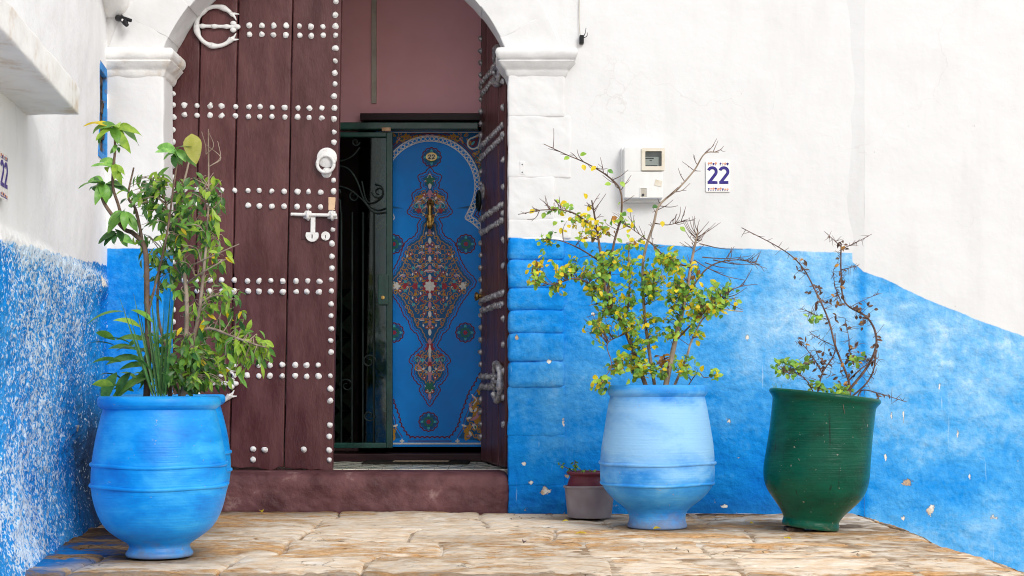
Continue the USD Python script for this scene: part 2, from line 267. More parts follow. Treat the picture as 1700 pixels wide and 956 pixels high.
m_meter_frame = paint('yellowed_meter_frame', (0.26, 0.15, 0.09), (0.60, 0.54, 0.43), (0.66, 0.61, 0.52), scale=16, rough=0.6, mid=(0.30, 0.38))
m_dial = paint('pale_dial_card', (0.55, 0.57, 0.55), (0.62, 0.63, 0.61), rough=0.6, bump=0.0)
m_dial_back = paint('grey_meter_inside', (0.16, 0.17, 0.165), (0.22, 0.23, 0.22), rough=0.6, bump=0.0)
m_ink = paint('dark_print', (0.03, 0.03, 0.035), (0.07, 0.07, 0.075), rough=0.7, bump=0.0)
m_tile_white = paint('glazed_white_tile', (0.78, 0.77, 0.75), (0.84, 0.83, 0.81), scale=30, rough=0.2, bump=0.05)
m_navy = paint('navy_glaze', (0.030, 0.022, 0.17), (0.05, 0.038, 0.23), scale=90, rough=0.25, bump=0.1)
m_orange_glaze = paint('pale_orange_glaze', (0.55, 0.25, 0.16), (0.68, 0.38, 0.26), scale=90, rough=0.25, bump=0.1)
m_window_blue = paint('flaking_blue_frame_paint', (0.20, 0.20, 0.20), (0.03, 0.20, 0.55), (0.05, 0.26, 0.62), scale=24, rough=0.7, mid=(0.34, 0.44))
m_rubble = paint('brown_rubble', (0.03, 0.022, 0.018), (0.15, 0.10, 0.075), (0.26, 0.20, 0.16), scale=26, rough=0.95, bump=1.0, bscale=50, bdist=0.01)
m_street = paint('street_cobble_dust', (0.36, 0.32, 0.27), (0.48, 0.43, 0.37), scale=3, rough=0.9, bump=0.5)
m_hand_pane = M('gate_glass', {'f': ('fresnel', {'IOR': 1.5}), 't': ('transparent_bsdf', {'color': (0.38, 0.47, 0.44)}), 'gl': ('glossy_bsdf', {'roughness': 0.04, 'color': (0.8, 0.9, 0.88)}), 'm': ('mix_closure', {})},
                [('f.fac', 'm.fac'), ('t.BSDF', 'm.closure1'), ('gl.BSDF', 'm.closure2')], surface='m.closure')
m_clear_pane = M('meter_glass', {'f': ('fresnel', {'IOR': 1.45}), 't': ('transparent_bsdf', {'color': (0.9, 0.92, 0.91)}), 'gl': ('glossy_bsdf', {'roughness': 0.05}), 'm': ('mix_closure', {})},
                [('f.fac', 'm.fac'), ('t.BSDF', 'm.closure1'), ('gl.BSDF', 'm.closure2')], surface='m.closure')

def flag_material(name, tint=1.0):
    """weathered limestone: a pale worn skin over granular ochre stone, with pits, dark crevices and hair cracks"""
    T = lambda *c: tuple(tint * np.array(c))
    nodes = {'g': ('geometry', {}), 'map': ('mapping', {'scale': (1.0, 1.9, 1.6)}), 'w': ('attribute', {'attribute': 'wear'}), 'ws': ('separate_color', {}),
        'n1': ('noise_texture', {'scale': 3.6, 'detail': 13, 'roughness': 0.70, 'distortion': 0.35}), 'k1': ('math', {'math_type': 'multiply_add', 'value2': 0.36}), 'mk': ('map_range', {'from_min': 0.50, 'from_max': 0.59, 'to_min': 0, 'to_max': 1, 'clamp': True}),
        'mg': ('mapping', {'scale': (0.45, 1.3, 1.3)}), 'g1': ('noise_texture', {'scale': 42.0, 'detail': 9, 'roughness': 0.74}),
        'ro': ('rgb_ramp', {'ramp': [(0.30, T(0.13, 0.065, 0.028)), (0.40, T(0.47, 0.235, 0.09)), (0.52, T(0.68, 0.40, 0.185)), (0.68, T(0.75, 0.56, 0.37))]}),
        'n2': ('noise_texture', {'scale': 9.0, 'detail': 8, 'roughness': 0.7}), 'rc': ('rgb_ramp', {'ramp': [(0.34, T(0.64, 0.44, 0.27)), (0.48, T(0.78, 0.62, 0.455)), (0.64, T(0.82, 0.725, 0.61))]}), 'sk': ('mix', {}),
        'mp': ('mapping', {'scale': (0.34, 1.6, 1.6)}), 'np': ('noise_texture', {'scale': 30.0, 'detail': 10, 'roughness': 0.80}), 'pr': ('map_range', {'from_min': 0.33, 'from_max': 0.40, 'to_min': 0, 'to_max': 1, 'clamp': True}), 'pm': ('mix', {'color1': (0.13, 0.07, 0.03)}),
        'wv': ('noise_texture', {'scale': 5.0, 'detail': 5}), 'wa': ('mix', {'mix_type': 'add', 'fac': 0.30}), 'vo': ('voronoi_texture', {'feature': 'distance_to_edge', 'scale': 4.2}),
        'vr': ('map_range', {'from_min': 0.002, 'from_max': 0.014, 'to_min': 1, 'to_max': 0, 'clamp': True}), 'nm': ('noise_texture', {'scale': 1.6, 'detail': 2}),
        'nmr': ('map_range', {'from_min': 0.55, 'from_max': 0.63, 'to_min': 0, 'to_max': 0.8, 'clamp': True}), 'cx': ('math', {'math_type': 'multiply'}), 'cm': ('mix', {'color2': (0.07, 0.045, 0.025)}),
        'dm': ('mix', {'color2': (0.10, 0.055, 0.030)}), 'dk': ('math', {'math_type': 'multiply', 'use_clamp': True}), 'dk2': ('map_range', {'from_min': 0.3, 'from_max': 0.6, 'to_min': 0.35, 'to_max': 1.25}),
        'bl': ('mix', {'color2': (0.01, 0.18, 0.50)}), 'blm': ('map_range', {'from_min': 0.46, 'from_max': 0.52, 'clamp': True}), 'bla': ('math', {'math_type': 'multiply'}),
        'h1': ('math', {'math_type': 'multiply_add', 'value2': 0.45}), 'h2': ('math', {'math_type': 'multiply_add', 'value2': 0.6}), 'h3': ('math', {'math_type': 'multiply_add', 'value2': -0.8}), 'bump': ('bump', {'strength': 1.0, 'distance': 0.011}),
        'p': ('principled_bsdf', {'roughness': 0.9, 'specular_ior_level': 0.1})}
    links = [('g.position', 'map.vector'), ('map.vector', 'n1.vector'), ('w.color', 'ws.color'), ('ws.g', 'k1.value1'), ('n1.fac', 'k1.value3'), ('k1.value', 'mk.value'),
        ('g.position', 'mg.vector'), ('mg.vector', 'g1.vector'), ('g1.fac', 'ro.fac'), ('map.vector', 'n2.vector'), ('n2.fac', 'rc.fac'), ('mk.result', 'sk.fac'), ('ro.color', 'sk.color1'), ('rc.color', 'sk.color2'),
        ('g.position', 'mp.vector'), ('mp.vector', 'np.vector'), ('np.fac', 'pr.value'), ('pr.result', 'pm.fac'), ('sk.color', 'pm.color2'),
        ('g.position', 'wv.vector'), ('g.position', 'wa.color1'), ('wv.color', 'wa.color2'), ('wa.color', 'vo.vector'), ('vo.distance', 'vr.value'), ('g.position', 'nm.vector'), ('nm.fac', 'nmr.value'), ('vr.result', 'cx.value1'), ('nmr.result', 'cx.value2'),
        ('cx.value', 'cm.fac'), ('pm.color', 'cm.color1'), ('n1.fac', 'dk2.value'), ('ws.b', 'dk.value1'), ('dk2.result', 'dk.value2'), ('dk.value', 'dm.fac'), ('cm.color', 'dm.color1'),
        ('n1.fac', 'blm.value'), ('blm.result', 'bla.value1'), ('ws.r', 'bla.value2'), ('bla.value', 'bl.fac'), ('dm.color', 'bl.color1'), ('bl.color', 'p.base_color'),
        ('mk.result', 'h1.value1'), ('g1.fac', 'h1.value3'), ('pr.result', 'h2.value1'), ('h1.value', 'h2.value3'), ('cx.value', 'h3.value1'), ('h2.value', 'h3.value3'), ('h3.value', 'bump.height'), ('bump.normal', 'p.normal')]
    return M(name, nodes, links)
m_flags = [flag_material('flagstone', 1.0), flag_material('flagstone_pale', 1.08), flag_material('flagstone_warm', 0.9)]
m_mortar = paint('pale_joint_mortar', (0.28, 0.18, 0.10), (0.62, 0.52, 0.41), (0.74, 0.67, 0.59), scale=9, rough=0.95, bump=0.8, bscale=60)

def glaze(name, c_low, c_mid, c_high, zsplit=None, rough=0.42, fade=None, stretch=(1, 1, 2.2), streak=0.0, coat=0.0, splash=0.62, spec=0.32):
    """hand-brushed paint on a thrown pot: faint turning rings, patchy tone; fade = (z0, z1, z2, colour) a chalky worn band"""
    nodes = {'g': ('geometry', {}), 's': ('separate_xyz', {}), 'map': ('mapping', {'scale': stretch}), 'n': ('noise_texture', {'scale': 4.5, 'detail': 7, 'roughness': 0.62, 'distortion': 0.3}),
        'r': ('rgb_ramp', {'ramp': [(0.30, c_low), (0.48, c_mid), (0.72, c_high)]}),
        'mr': ('mapping', {'scale': (0.5, 0.5, 26.0)}), 'nr': ('noise_texture', {'scale': 5.0, 'detail': 4, 'roughness': 0.6}), 'nf': ('noise_texture', {'scale': 70.0, 'detail': 4}),
        'h': ('math', {'math_type': 'multiply_add', 'value2': 0.5}), 'b': ('bump', {'strength': 0.40, 'distance': 0.005}),
        'spk': ('noise_texture', {'scale': 46.0, 'detail': 4, 'roughness': 0.7}), 'spr': ('map_range', {'from_min': 0.672, 'from_max': 0.71, 'to_min': 0, 'to_max': 0.75, 'clamp': True}), 'dz': ('map_range', {'from_min': 0.005, 'from_max': 0.13, 'to_min': splash, 'to_max': -0.25, 'clamp': False}), 'dn': ('noise_texture', {'scale': 17.0, 'detail': 6, 'roughness': 0.7}), 'da': ('math', {'math_type': 'add'}), 'dr': ('map_range', {'from_min': 0.72, 'from_max': 1.15, 'to_min': 0, 'to_max': 0.6, 'clamp': True}), 'dm': ('mix', {'color2': (0.20, 0.13, 0.08)}), 'spm': ('mix', {'color2': (0.42, 0.36, 0.30)}),
        'p': ('principled_bsdf', {'roughness': rough, 'specular_ior_level': spec, 'coat_weight': coat, 'coat_roughness': 0.18})}
    links = [('g.position', 's.vector'), ('g.position', 'map.vector'), ('map.vector', 'n.vector'), ('n.fac', 'r.fac'), ('g.position', 'mr.vector'), ('mr.vector', 'nr.vector'), ('g.position', 'nf.vector'),
        ('nf.fac', 'h.value1'), ('nr.fac', 'h.value3'), ('h.value', 'b.height'), ('b.normal', 'p.normal'), ('g.position', 'spk.vector'), ('spk.fac', 'spr.value'), ('spr.result', 'spm.fac'), ('s.z', 'dz.value'), ('g.position', 'dn.vector'), ('dz.result', 'da.value1'), ('dn.fac', 'da.value2'), ('da.value', 'dr.value'), ('dr.result', 'dm.fac'), ('spm.color', 'dm.color1'), ('dm.color', 'p.base_color')]
    last = 'r.color'
    if fade:
        z0, z1, z2, col = fade
        nodes.update({'fr': ('map_range', {'from_min': z0, 'from_max': z1, 'clamp': True}), 'fd': ('map_range', {'from_min': z1 + (z2 - z1) * 0.55, 'from_max': z2, 'to_min': 1, 'to_max': 0, 'clamp': True}),
            'fx': ('math', {'math_type': 'multiply'}), 'fn': ('math', {'math_type': 'multiply_add', 'value2': 1.7, 'value3': -0.82}), 'fs': ('math', {'math_type': 'add'}), 'fc': ('map_range', {'from_min': 0.30, 'from_max': 1.0, 'to_max': 0.95, 'clamp': True}), 'fm': ('mix', {'color2': col})})
        links += [('s.z', 'fr.value'), ('s.z', 'fd.value'), ('fr.result', 'fx.value1'), ('fd.result', 'fx.value2'), ('n.fac', 'fn.value1'), ('fx.value', 'fs.value1'), ('fn.value', 'fs.value2'), ('fs.value', 'fc.value'), ('fc.result', 'fm.fac'), ('r.color', 'fm.color1')]
        last = 'fm.color'
    if streak:   # dark runs of water down the side
        nodes.update({'ms': ('mapping', {'scale': (52.0, 52.0, 0.9)}), 'ns': ('noise_texture', {'scale': 1.0, 'detail': 3, 'roughness': 0.5, 'distortion': 0.2}), 'sr': ('map_range', {'from_min': 0.66, 'from_max': 0.71, 'to_min': 0, 'to_max': streak, 'clamp': True}), 'sm': ('mix', {'color2': (0.008, 0.014, 0.012)})})
        links += [('g.position', 'ms.vector'), ('ms.vector', 'ns.vector'), ('ns.fac', 'sr.value'), ('sr.result', 'sm.fac'), (last, 'sm.color1')]; last = 'sm.color'
    links.append((last, 'spm.color1'))
    return M(name, nodes, links)
m_pot_blue = glaze('blue_pot_paint', (0.001, 0.17, 0.58), (0.002, 0.27, 0.73), (0.045, 0.42, 0.82))
m_pot_faded = glaze('faded_blue_pot_paint', (0.012, 0.19, 0.60), (0.03, 0.28, 0.72), (0.10, 0.42, 0.80), rough=0.6, fade=(0.13, 0.34, 0.62, (0.26, 0.51, 0.79)))
m_pot_green = glaze('green_pot_glaze', (0.0003, 0.030, 0.017), (0.0005, 0.058, 0.034), (0.001, 0.085, 0.050), rough=0.24, streak=0.8, coat=0.0, splash=0.25, spec=0.2)
m_pot_maroon = glaze('maroon_pot_paint', (0.07, 0.010, 0.018), (0.12, 0.018, 0.030), (0.18, 0.045, 0.06), rough=0.5)
m_tub = M('milky_plastic', {'g': ('geometry', {}), 'n': ('noise_texture', {'scale': 9, 'detail': 5}), 'r': ('rgb_ramp', {'ramp': [(0.35, (0.25, 0.205, 0.225)), (0.65, (0.36, 0.325, 0.345))]}),
    'p': ('principled_bsdf', {'roughness': 0.45, 'specular_ior_level': 0.4}), 'tr': ('translucent_bsdf', {'color': (0.5, 0.42, 0.45)}), 'm': ('mix_closure', {'fac': 0.25})},
    [('g.position', 'n.vector'), ('n.fac', 'r.fac'), ('r.color', 'p.base_color'), ('p.BSDF', 'm.closure1'), ('tr.BSDF', 'm.closure2')], surface='m.closure')

def leaf_material(name, a, b, edge=None, rough=0.38, trans=0.28):
    nodes = {'g': ('geometry', {}), 'n': ('noise_texture', {'scale': 34, 'detail': 4, 'roughness': 0.6}), 'r': ('rgb_ramp', {'ramp': [(0.36, a), (0.64, b)] + ([(0.78, edge)] if edge else [])}),
        'oi': ('object_info', {}), 'hs': ('hsv', {}), 'vr': ('map_range', {'to_min': 0.7, 'to_max': 1.3}), 'nb': ('noise_texture', {'scale': 120, 'detail': 2}), 'b': ('bump', {'strength': 0.25, 'distance': 0.003}),
        'p': ('principled_bsdf', {'roughness': rough, 'specular_ior_level': 0.45}), 't': ('translucent_bsdf', {}), 'm': ('mix_closure', {'fac': trans})}
    return M(name, nodes, [('g.position', 'n.vector'), ('n.fac', 'r.fac'), ('oi.random', 'vr.value'), ('vr.result', 'hs.value'), ('r.color', 'hs.color'), ('hs.color', 'p.base_color'), ('hs.color', 't.color'),
        ('g.position', 'nb.vector'), ('nb.fac', 'b.height'), ('b.normal', 'p.normal'), ('p.BSDF', 'm.closure1'), ('t.BSDF', 'm.closure2')], surface='m.closure')
L_dark = leaf_material('dark_green_leaf', (0.034, 0.112, 0.026), (0.075, 0.206, 0.041), (0.168, 0.299, 0.056))
L_mid = leaf_material('green_leaf', (0.093, 0.241, 0.036), (0.175, 0.385, 0.057), (0.329, 0.520, 0.081))
L_lime = leaf_material('lime_leaf', (0.220, 0.393, 0.041), (0.407, 0.580, 0.065), (0.711, 0.704, 0.081), trans=0.35)
L_pale = leaf_material('pale_veined_leaf', (0.108, 0.302, 0.060), (0.280, 0.544, 0.119), (0.646, 0.688, 0.199))
L_yellow = leaf_material('yellow_leaf', (0.62, 0.46, 0.012), (0.82, 0.64, 0.02), (0.62, 0.30, 0.02), trans=0.35)
L_creamy = leaf_material('bleached_yellow_leaf', (0.50, 0.50, 0.09), (0.62, 0.60, 0.16), (0.36, 0.40, 0.06), trans=0.4)
L_orange = leaf_material('orange_dead_leaf', (0.30, 0.12, 0.02), (0.50, 0.24, 0.03), (0.16, 0.07, 0.02))
L_brown = leaf_material('brown_dead_leaf', (0.045, 0.022, 0.014), (0.12, 0.055, 0.03), (0.20, 0.10, 0.05), trans=0.12)
m_bark_grey = paint('pale_grey_bark', (0.22, 0.165, 0.125), (0.40, 0.32, 0.25), scale=22, rough=0.85, bump=0.8, bscale=60, stretch=(1, 1, 0.4))
m_bark_brown = paint('brown_bark', (0.085, 0.055, 0.042), (0.20, 0.135, 0.10), scale=22, rough=0.85, bump=0.8, bscale=60, stretch=(1, 1, 0.4))
m_twig_dark = paint('dark_twig_bark', (0.085, 0.050, 0.042), (0.19, 0.12, 0.095), scale=30, rough=0.85, bump=0.6, bscale=70)

# ================================================================ THE SETTING: street and terrace
LWX = -1.956                                             # where the left wall meets the door wall
def left_wall_x(y): return LWX - 0.129 * y
def terrace_z(x): return -0.006 * (x + 1.0)
obj('street', sheet((-60, -60, -0.62), (1, 0, 0), (0, 1, 0), lines(0, 120, 4), lines(0, 120, 4)), m_street, kind='structure')
YF = -2.31                                               # front edge of the terrace
ter = numbered('/World', 'terrace'); UsdGeom.Xform.Define(stage, ter); tag(stage.GetPrimAtPath(ter), kind='structure')
obj('mortar_bed', rbox((-2.1, YF + 0.03, -0.70), (1.65, 0.10, -0.019), 0.01, step=0.03, noise=0.008), m_mortar, ter, smooth=40)
rng = random.Random(11)
def blob(v, x, y, rx, ry, z=None, rz=1): 
    e = ((v[:, 0] - x) / rx) ** 2 + ((v[:, 1] - y) / ry) ** 2
    return np.exp(-e)
def flag_wear(v):
    pale = 0.62 * blob(v, -0.15, -0.45, 0.55, 0.42) + 0.5 * blob(v, -0.6, -1.0, 0.5, 0.3) + 0.35 * blob(v, -0.9, -2.1, 1.0, 0.2) + 0.3 * blob(v, 0.9, -2.0, 0.8, 0.4) + 0.12
    dirt_and_shade = 0.55 * (v[:, 1] < YF + 0.035) + 0.8 * np.exp(-((v[:, 1] + 0.02) / 0.07) ** 2) + 1.0 * blob(v, 1.32, -0.66, 0.34, 0.26) + 1.0 * blob(v, 0.64, -0.74, 0.24, 0.19) + 0.9 * blob(v, 0.36, -0.30, 0.2, 0.16) + 1.0 * blob(v, -1.25, -1.88, 0.20, 0.20) + 1.2 * blob(v, -1.62, -1.2, 0.36, 0.85) + 0.55 * blob(v, -1.2, -0.15, 0.5, 0.16) + 0.5 * blob(v, 1.0, -0.05, 0.9, 0.12) + 0.35 * blob(v, -0.2, -1.25, 0.20, 0.10)  # soil and grime, plus contact shade painted in at pots, wall base and corner
    blue = np.clip(1.3 * blob(v, -1.62, -1.95, 0.16, 0.5), 0, 1)
    return np.stack([blue, np.clip(pale, 0, 1), np.clip(dirt_and_shade, 0, 1)], 1)
rows = [YF, -1.80, -1.28, -0.80, -0.36, 0.02]
for r in range(5):
    x = -2.05 + 0.11 * r
    while x < 1.685:
        w = rng.uniform(0.40, 0.86); x1 = x + w
        if x1 > 1.69 or 1.69 - x1 < 0.22: x1 = 1.69 + rng.uniform(-0.012, 0.02)
        y0, y1 = rows[r] + 0.004, rows[r + 1] - rng.uniform(0.006, 0.012); y0 += rng.uniform(0, 0.006) if r else rng.uniform(-0.012, 0.012)
        sd = rng.randrange(9999); top = rng.uniform(-0.0035, 0.0035)
        m = rbox((x + 0.005, y0, -0.14 if r else -0.20), (x1 - 0.005, y1, 0), 0.012, step=0.009 if r < 3 else 0.0135)
        v = np.array(m.vertices); n = np.array(m.vertex_normals)
        big = meshkit.fbm(v * np.array([4, 9, 9]) + 31, 4, sd) - 0.5; fine = meshkit.fbm(v * np.array([16, 44, 44]), 4, sd + 5) - 0.5
        ex = np.minimum(np.minimum(v[:, 0] - x, x1 - v[:, 0]), np.minimum(v[:, 1] - y0, y1 - v[:, 1]))
        worn = np.exp(-np.maximum(ex, 0) / 0.022)
        up = np.clip(n[:, 2], 0, 1)
        pit = np.minimum(fine + 0.10, 0) * 0.9
        v[:, 2] += up * (big * 0.014 + fine * 0.008 + pit * 0.028 - worn * 0.006 * (0.4 + 1.6 * meshkit.noise(v * 14, sd))) 
        side = 1 - up
        v[:, 0] += side * n[:, 0] * (big * 0.022); v[:, 1] += side * n[:, 1] * (big * 0.022 + fine * 0.012)
        wv = meshkit.noise(np.stack([v[:, 0] * 2.2, v[:, 1] * 2.2, v[:, 1] * 0 + r * 0 + 3], 1), 5) - 0.5
        v[:, 1] += wv * 0.05 * (1 if r else 0.4)
        v[:, 0] += (meshkit.noise(np.stack([v[:, 0] * 1.5, v[:, 1] * 3, v[:, 1] * 0], 1), 8) - 0.5) * 0.06
        v[:, 2] += top + terrace_z(v[:, 0]) - 0.004
        m.vertices = v
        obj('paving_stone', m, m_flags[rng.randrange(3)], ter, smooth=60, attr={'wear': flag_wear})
        x = x1

# ================================================================ THE HOUSE with the arched doorway
house = thing('house', (-0.85, 0, 0), 'white and blue house front with the arched studded doorway in the middle', 'house')
def lump(amp, s1=1.7, seed=3):
    def f(v):
        return amp * ((meshkit.fbm(v * s1, 3, seed) - 0.5) * 2.2 + (meshkit.fbm(v * 9, 3, seed + 9) - 0.5) * 0.55)
    return f
ARC, ARZ, ARR, SPR = -0.852, 1.876, 0.895, 2.213          # arch centre, radius, height where it springs
chips_front = [(905, 815, 10, 8), (880, 800, 6, 5), (942, 790, 5, 4), (858, 560, 4, 6), (912, 600, 5, 4), (985, 520, 4, 8), (1210, 700, 4, 9), (1225, 760, 5, 4), (935, 700, 4, 8), (870, 770, 5, 4), (1200, 840, 9, 4), (1185, 832, 4, 5), (965, 850, 6, 4), (1240, 560, 4, 9), (1020, 840, 7, 4)]
def wear_front(v):
    d = v[:, 1] + 7; px = CX + v[:, 0] / d * F; py = CY - (v[:, 2] - CAMZ) / d * F
    chip = np.zeros(len(v))
    for a, b, rx, ry in chips_front: chip = np.maximum(chip, 0.62 * np.exp(-(((px - a) / rx) ** 2 + ((py - b) / ry) ** 2) / 2))
    chip = np.maximum(chip, 0.33 * np.clip((0.10 - v[:, 2]) / 0.10, 0, 1))
    fade = 0.30 + 0.68 * np.exp(-((v[:, 0] - 1.4) / 0.55) ** 2) * np.clip((v[:, 2] - 0.35) / 0.5, 0, 1) + 0.22 * np.exp(-((v[:, 0] - 0.28) / 0.28) ** 2 - ((v[:, 2] - 0.45) / 0.35) ** 2)
    fade = fade - 0.35 * np.exp(-((v[:, 2] - 0.08) / 0.22) ** 2) 
    dirt_and_shade = 0.30 * np.exp(-((v[:, 2] - 2.25) / 0.12) ** 2) * (v[:, 0] < -1.4) + 0.25 * np.exp(-((v[:, 2]) / 0.06) ** 2) + 0.9 * (v[:, 0] < -1.65) * np.clip((0.45 - v[:, 2]) / 0.4, 0, 1)  # grime, plus painted shade at the foot of the left pilaster
    return np.stack([chip, np.clip(fade, 0, 1), dirt_and_shade], 1)
def front_hole(A, B):
    in_arch = ((A - ARC) ** 2 + (B - ARZ) ** 2 < (ARR + 0.10) ** 2) & (B > SPR - 0.1)
    return in_arch | ((A < 0.20) & (B < 2.20))
us = lines(LWX - 0.02, 1.66, 0.0145); vs = lines(-0.75, 4.2, 0.0145)
dl = lump(0.006)
obj('plaster_wall', sheet((0, 0, 0), (1, 0, 0), (0, 0, 1), us, vs, lambda v: dl(v.reshape(-1, 3)).reshape(v.shape[:2]), front_hole), m_front, house, smooth=True, attr={'wear': wear_front})
obj('roof', rbox((LWX - 0.3, -0.02, 4.19), (6, 6, 4.4), 0.02), m_white, house)
# jamb stones of the right pilaster, soft-edged blocks under many coats of paint
px0, px1 = -0.020, 0.256
cuts = [2.10, 1.90, 1.605, 1.40, 1.312, 1.205, 1.070, 0.963, 0.853, 0.716, 0.592, 0.36, 0.12, -0.06]
for k in range(len(cuts) - 1):
    z1, z0 = cuts[k], cuts[k + 1]; wid = px1 + (0.03 if k in (1, 3) else 0) - (0.05 if k in (2,) else 0)
    proud = 0.026 if 4 <= k <= 9 else 0.009
    m = rbox((px0, -proud, z0 - 0.005), (wid, 0.20, z1 + 0.005), 0.030 if 4 <= k <= 9 else 0.011, step=0.010, noise=0.007, nscale=11, seed=40 + k)
    obj('jamb_stone', m, m_front, house, smooth=True, attr={'wear': wear_front})
# left pilaster
m = rbox((LWX - 0.02, -0.004, -0.05), (-1.68, 0.20, 2.12), 0.012, step=0.014, noise=0.0055, nscale=6, seed=3)
obj('pilaster', m, m_pilaster, house, smooth=True, attr={'wear': wear_front})
# capitals: a rolled fillet over a hollow moulding, wrapped round front, side and reveal
def capital(x0, x1, inner):
    prof = [(-0.002, 2.085), (0.006, 2.095), (0.012, 2.11), (0.016, 2.122), (0.030, 2.135), (0.044, 2.152), (0.047, 2.158), (0.040, 2.163), (0.050, 2.170), (0.057, 2.186), (0.057, 2.203), (0.048, 2.218), (0.02, 2.226), (-0.02, 2.230)]
    prof = catmull(prof, 3)
    rings, nseg = [], None
    for off, z in prof:
        L = x0 - off * (1 if inner == 'left' or x0 > -1 else 0.0); R = x1 + off * (1 if inner == 'right' or x0 > -1 else 0.0); Fy = -0.004 - off
        path = np.array([(L, 0.21), (L, Fy), (R, Fy), (R, 0.21)]); pts = []
        for a, b in zip(path[:-1], path[1:]):
            n = 16 if abs(a[1] - b[1]) > 0.1 else 24
            pts.append(np.linspace(a, b, n, endpoint=False))
        pts = np.vstack(pts + [path[-1:]]); rings.append(np.column_stack([pts, np.full(len(pts), z)]))
    v = np.array(rings); i = np.arange(v.shape[0] * v.shape[1]).reshape(v.shape[:2])
    qd = np.stack([i[:-1, :-1], i[:-1, 1:], i[1:, 1:], i[1:, :-1]], -1).reshape(-1, 4); v = v.reshape(-1, 3)
    m = trimesh.Trimesh(v, np.vstack([qd[:, [0, 1, 2]], qd[:, [0, 2, 3]]]), process=False)
    top = i[-1]; cv = np.vstack([v, v[top].mean(0)[None]]); c = len(cv) - 1
    f = np.vstack([m.faces, np.stack([top[:-1], top[1:], np.full(len(top) - 1, c)], 1)])
    n = trimesh.Trimesh(cv, f, process=False)
    nn = n.vertex_normals; cv = cv + nn * ((meshkit.fbm(cv * 20, 4, 5) - 0.5) * 0.012)[:, None]
    return trimesh.Trimesh(cv, f, process=False)
obj('capital', capital(LWX - 0.02, -1.68, 'right'), m_white_dirty, house, smooth=60)
obj('capital', capital(px0, px1, 'both'), m_white, house, smooth=60)
# arch stones
N = 13; a0 = math.asin((SPR - ARZ) / ARR); th = np.linspace(a0 - 0.12, PI - a0 + 0.12, N + 1); rng = random.Random(4)
for k in range(N):
    ri = ARR + rng.uniform(-0.007, 0.007); base = rbox((-1, -1, -1), (1, 1, 1), 0.001)
    m = rbox((th[k] * 0.9 - 0.004, 0, 0), (th[k + 1] * 0.9 + 0.004, 0.25, 0.228), 0.005, step=0.02)
    v = np.array(m.vertices); ang, rad, yy = v[:, 0] / 0.9, ri + v[:, 1], v[:, 2] - 0.007 - rng.uniform(0, 0.0025)
    w = np.stack([ARC + rad * np.cos(ang), yy, ARZ + rad * np.sin(ang)], 1)
    f = m.faces; t = trimesh.Trimesh(w, f, process=False)
    if t.volume < 0: t.invert()
    w = w + t.vertex_normals * ((meshkit.fbm(w * 13, 4, k) - 0.5) * 0.009)[:, None]
    obj('arch_stone', trimesh.Trimesh(w, t.faces, process=False), m_white, house, smooth=50)
# plaster corbel in the upper left corner
v0 = []
prof = [(-0.02, 2.38), (0.03, 2.375), (0.075, 2.385), (0.105, 2.42), (0.118, 2.48), (0.12, 2.6), (0.12, 3.2)]
pf = catmull([(a, b) for a, b in prof], 4); ys = np.linspace(-0.62, 0.01, 26)
V = np.array([[(LWX - 0.129 * y + o * (1.0 + 0.25 * (y + 0.0)), y, z + 0.38 * max(0, -y - 0.02)) for o, z in pf] for y in ys])
i = np.arange(V.shape[0] * V.shape[1]).reshape(V.shape[:2]); qd = np.stack([i[:-1, :-1], i[1:, :-1], i[1:, 1:], i[:-1, 1:]], -1).reshape(-1, 4)
cm = trimesh.Trimesh(V.reshape(-1, 3), np.vstack([qd[:, [0, 1, 2]], qd[:, [0, 2, 3]]]), process=False)
if cm.vertex_normals[:, 2].mean() > 0: cm.invert()
cm.vertices = np.array(cm.vertices) + cm.vertex_normals * ((meshkit.fbm(np.array(cm.vertices) * 9, 3, 2) - 0.5) * 0.03)[:, None]
obj('corbel', cm, m_white_dirty, house, smooth=True)
# the painted step
m = rbox((-1.80, -0.028, -0.06), (-0.012, 0.30, 0.180), 0.055, step=0.012)
v = np.array(m.vertices); n = np.array(m.vertex_normals)
front = np.clip(-n[:, 1], 0, 1)
v += n * (((meshkit.fbm(v * np.array([5, 7, 9]), 4, 6) - 0.5) * 0.030 + (meshkit.fbm(v * 26, 3, 8) - 0.5) * 0.009) * (0.15 + 0.85 * front))[:, None]
v[:, 1] += np.clip(0.12 - v[:, 2], 0, 1) * -0.10 * front
m.vertices = v; obj('doorstep', m, m_maroon_step, house, smooth=True)
# vestibule
VX0, VX1, VB, VC, VFZ = -1.95, 0.13, 1.16, 3.1, 0.18
obj('vestibule_wall', sheet((VX0, 0.24, 0), (0, 1, 0), (0, 0, 1), lines(0, VB - 0.24, 0.2), lines(0, VC, 0.2)), m_pink, house)
obj('vestibule_wall', sheet((VX1, VB, 0), (0, -1, 0), (0, 0, 1), lines(0, VB - 0.24, 0.2), lines(0, VC, 0.2)), m_pink, house)
obj('vestibule_ceiling', sheet((VX0, VB, VC), (1, 0, 0), (0, -1, 0), lines(0, VX1 - VX0, 0.2), lines(0, VB - 0.2, 0.2)), m_white, house)
OX0, OX1, OZ1 = -1.29, -0.13, 2.055
wl = lump(0.004, 2.5, 21)
obj('vestibule_wall', sheet((0, VB, 0), (1, 0, 0), (0, 0, 1), lines(VX0, VX1, 0.02, (OX0, OX1)), lines(0, VC, 0.02, (OZ1,)), lambda v: wl(v.reshape(-1, 3)).reshape(v.shape[:2]),
    lambda A, B: (A > OX0) & (A < OX1) & (B < OZ1)), m_pink, house, smooth=True)
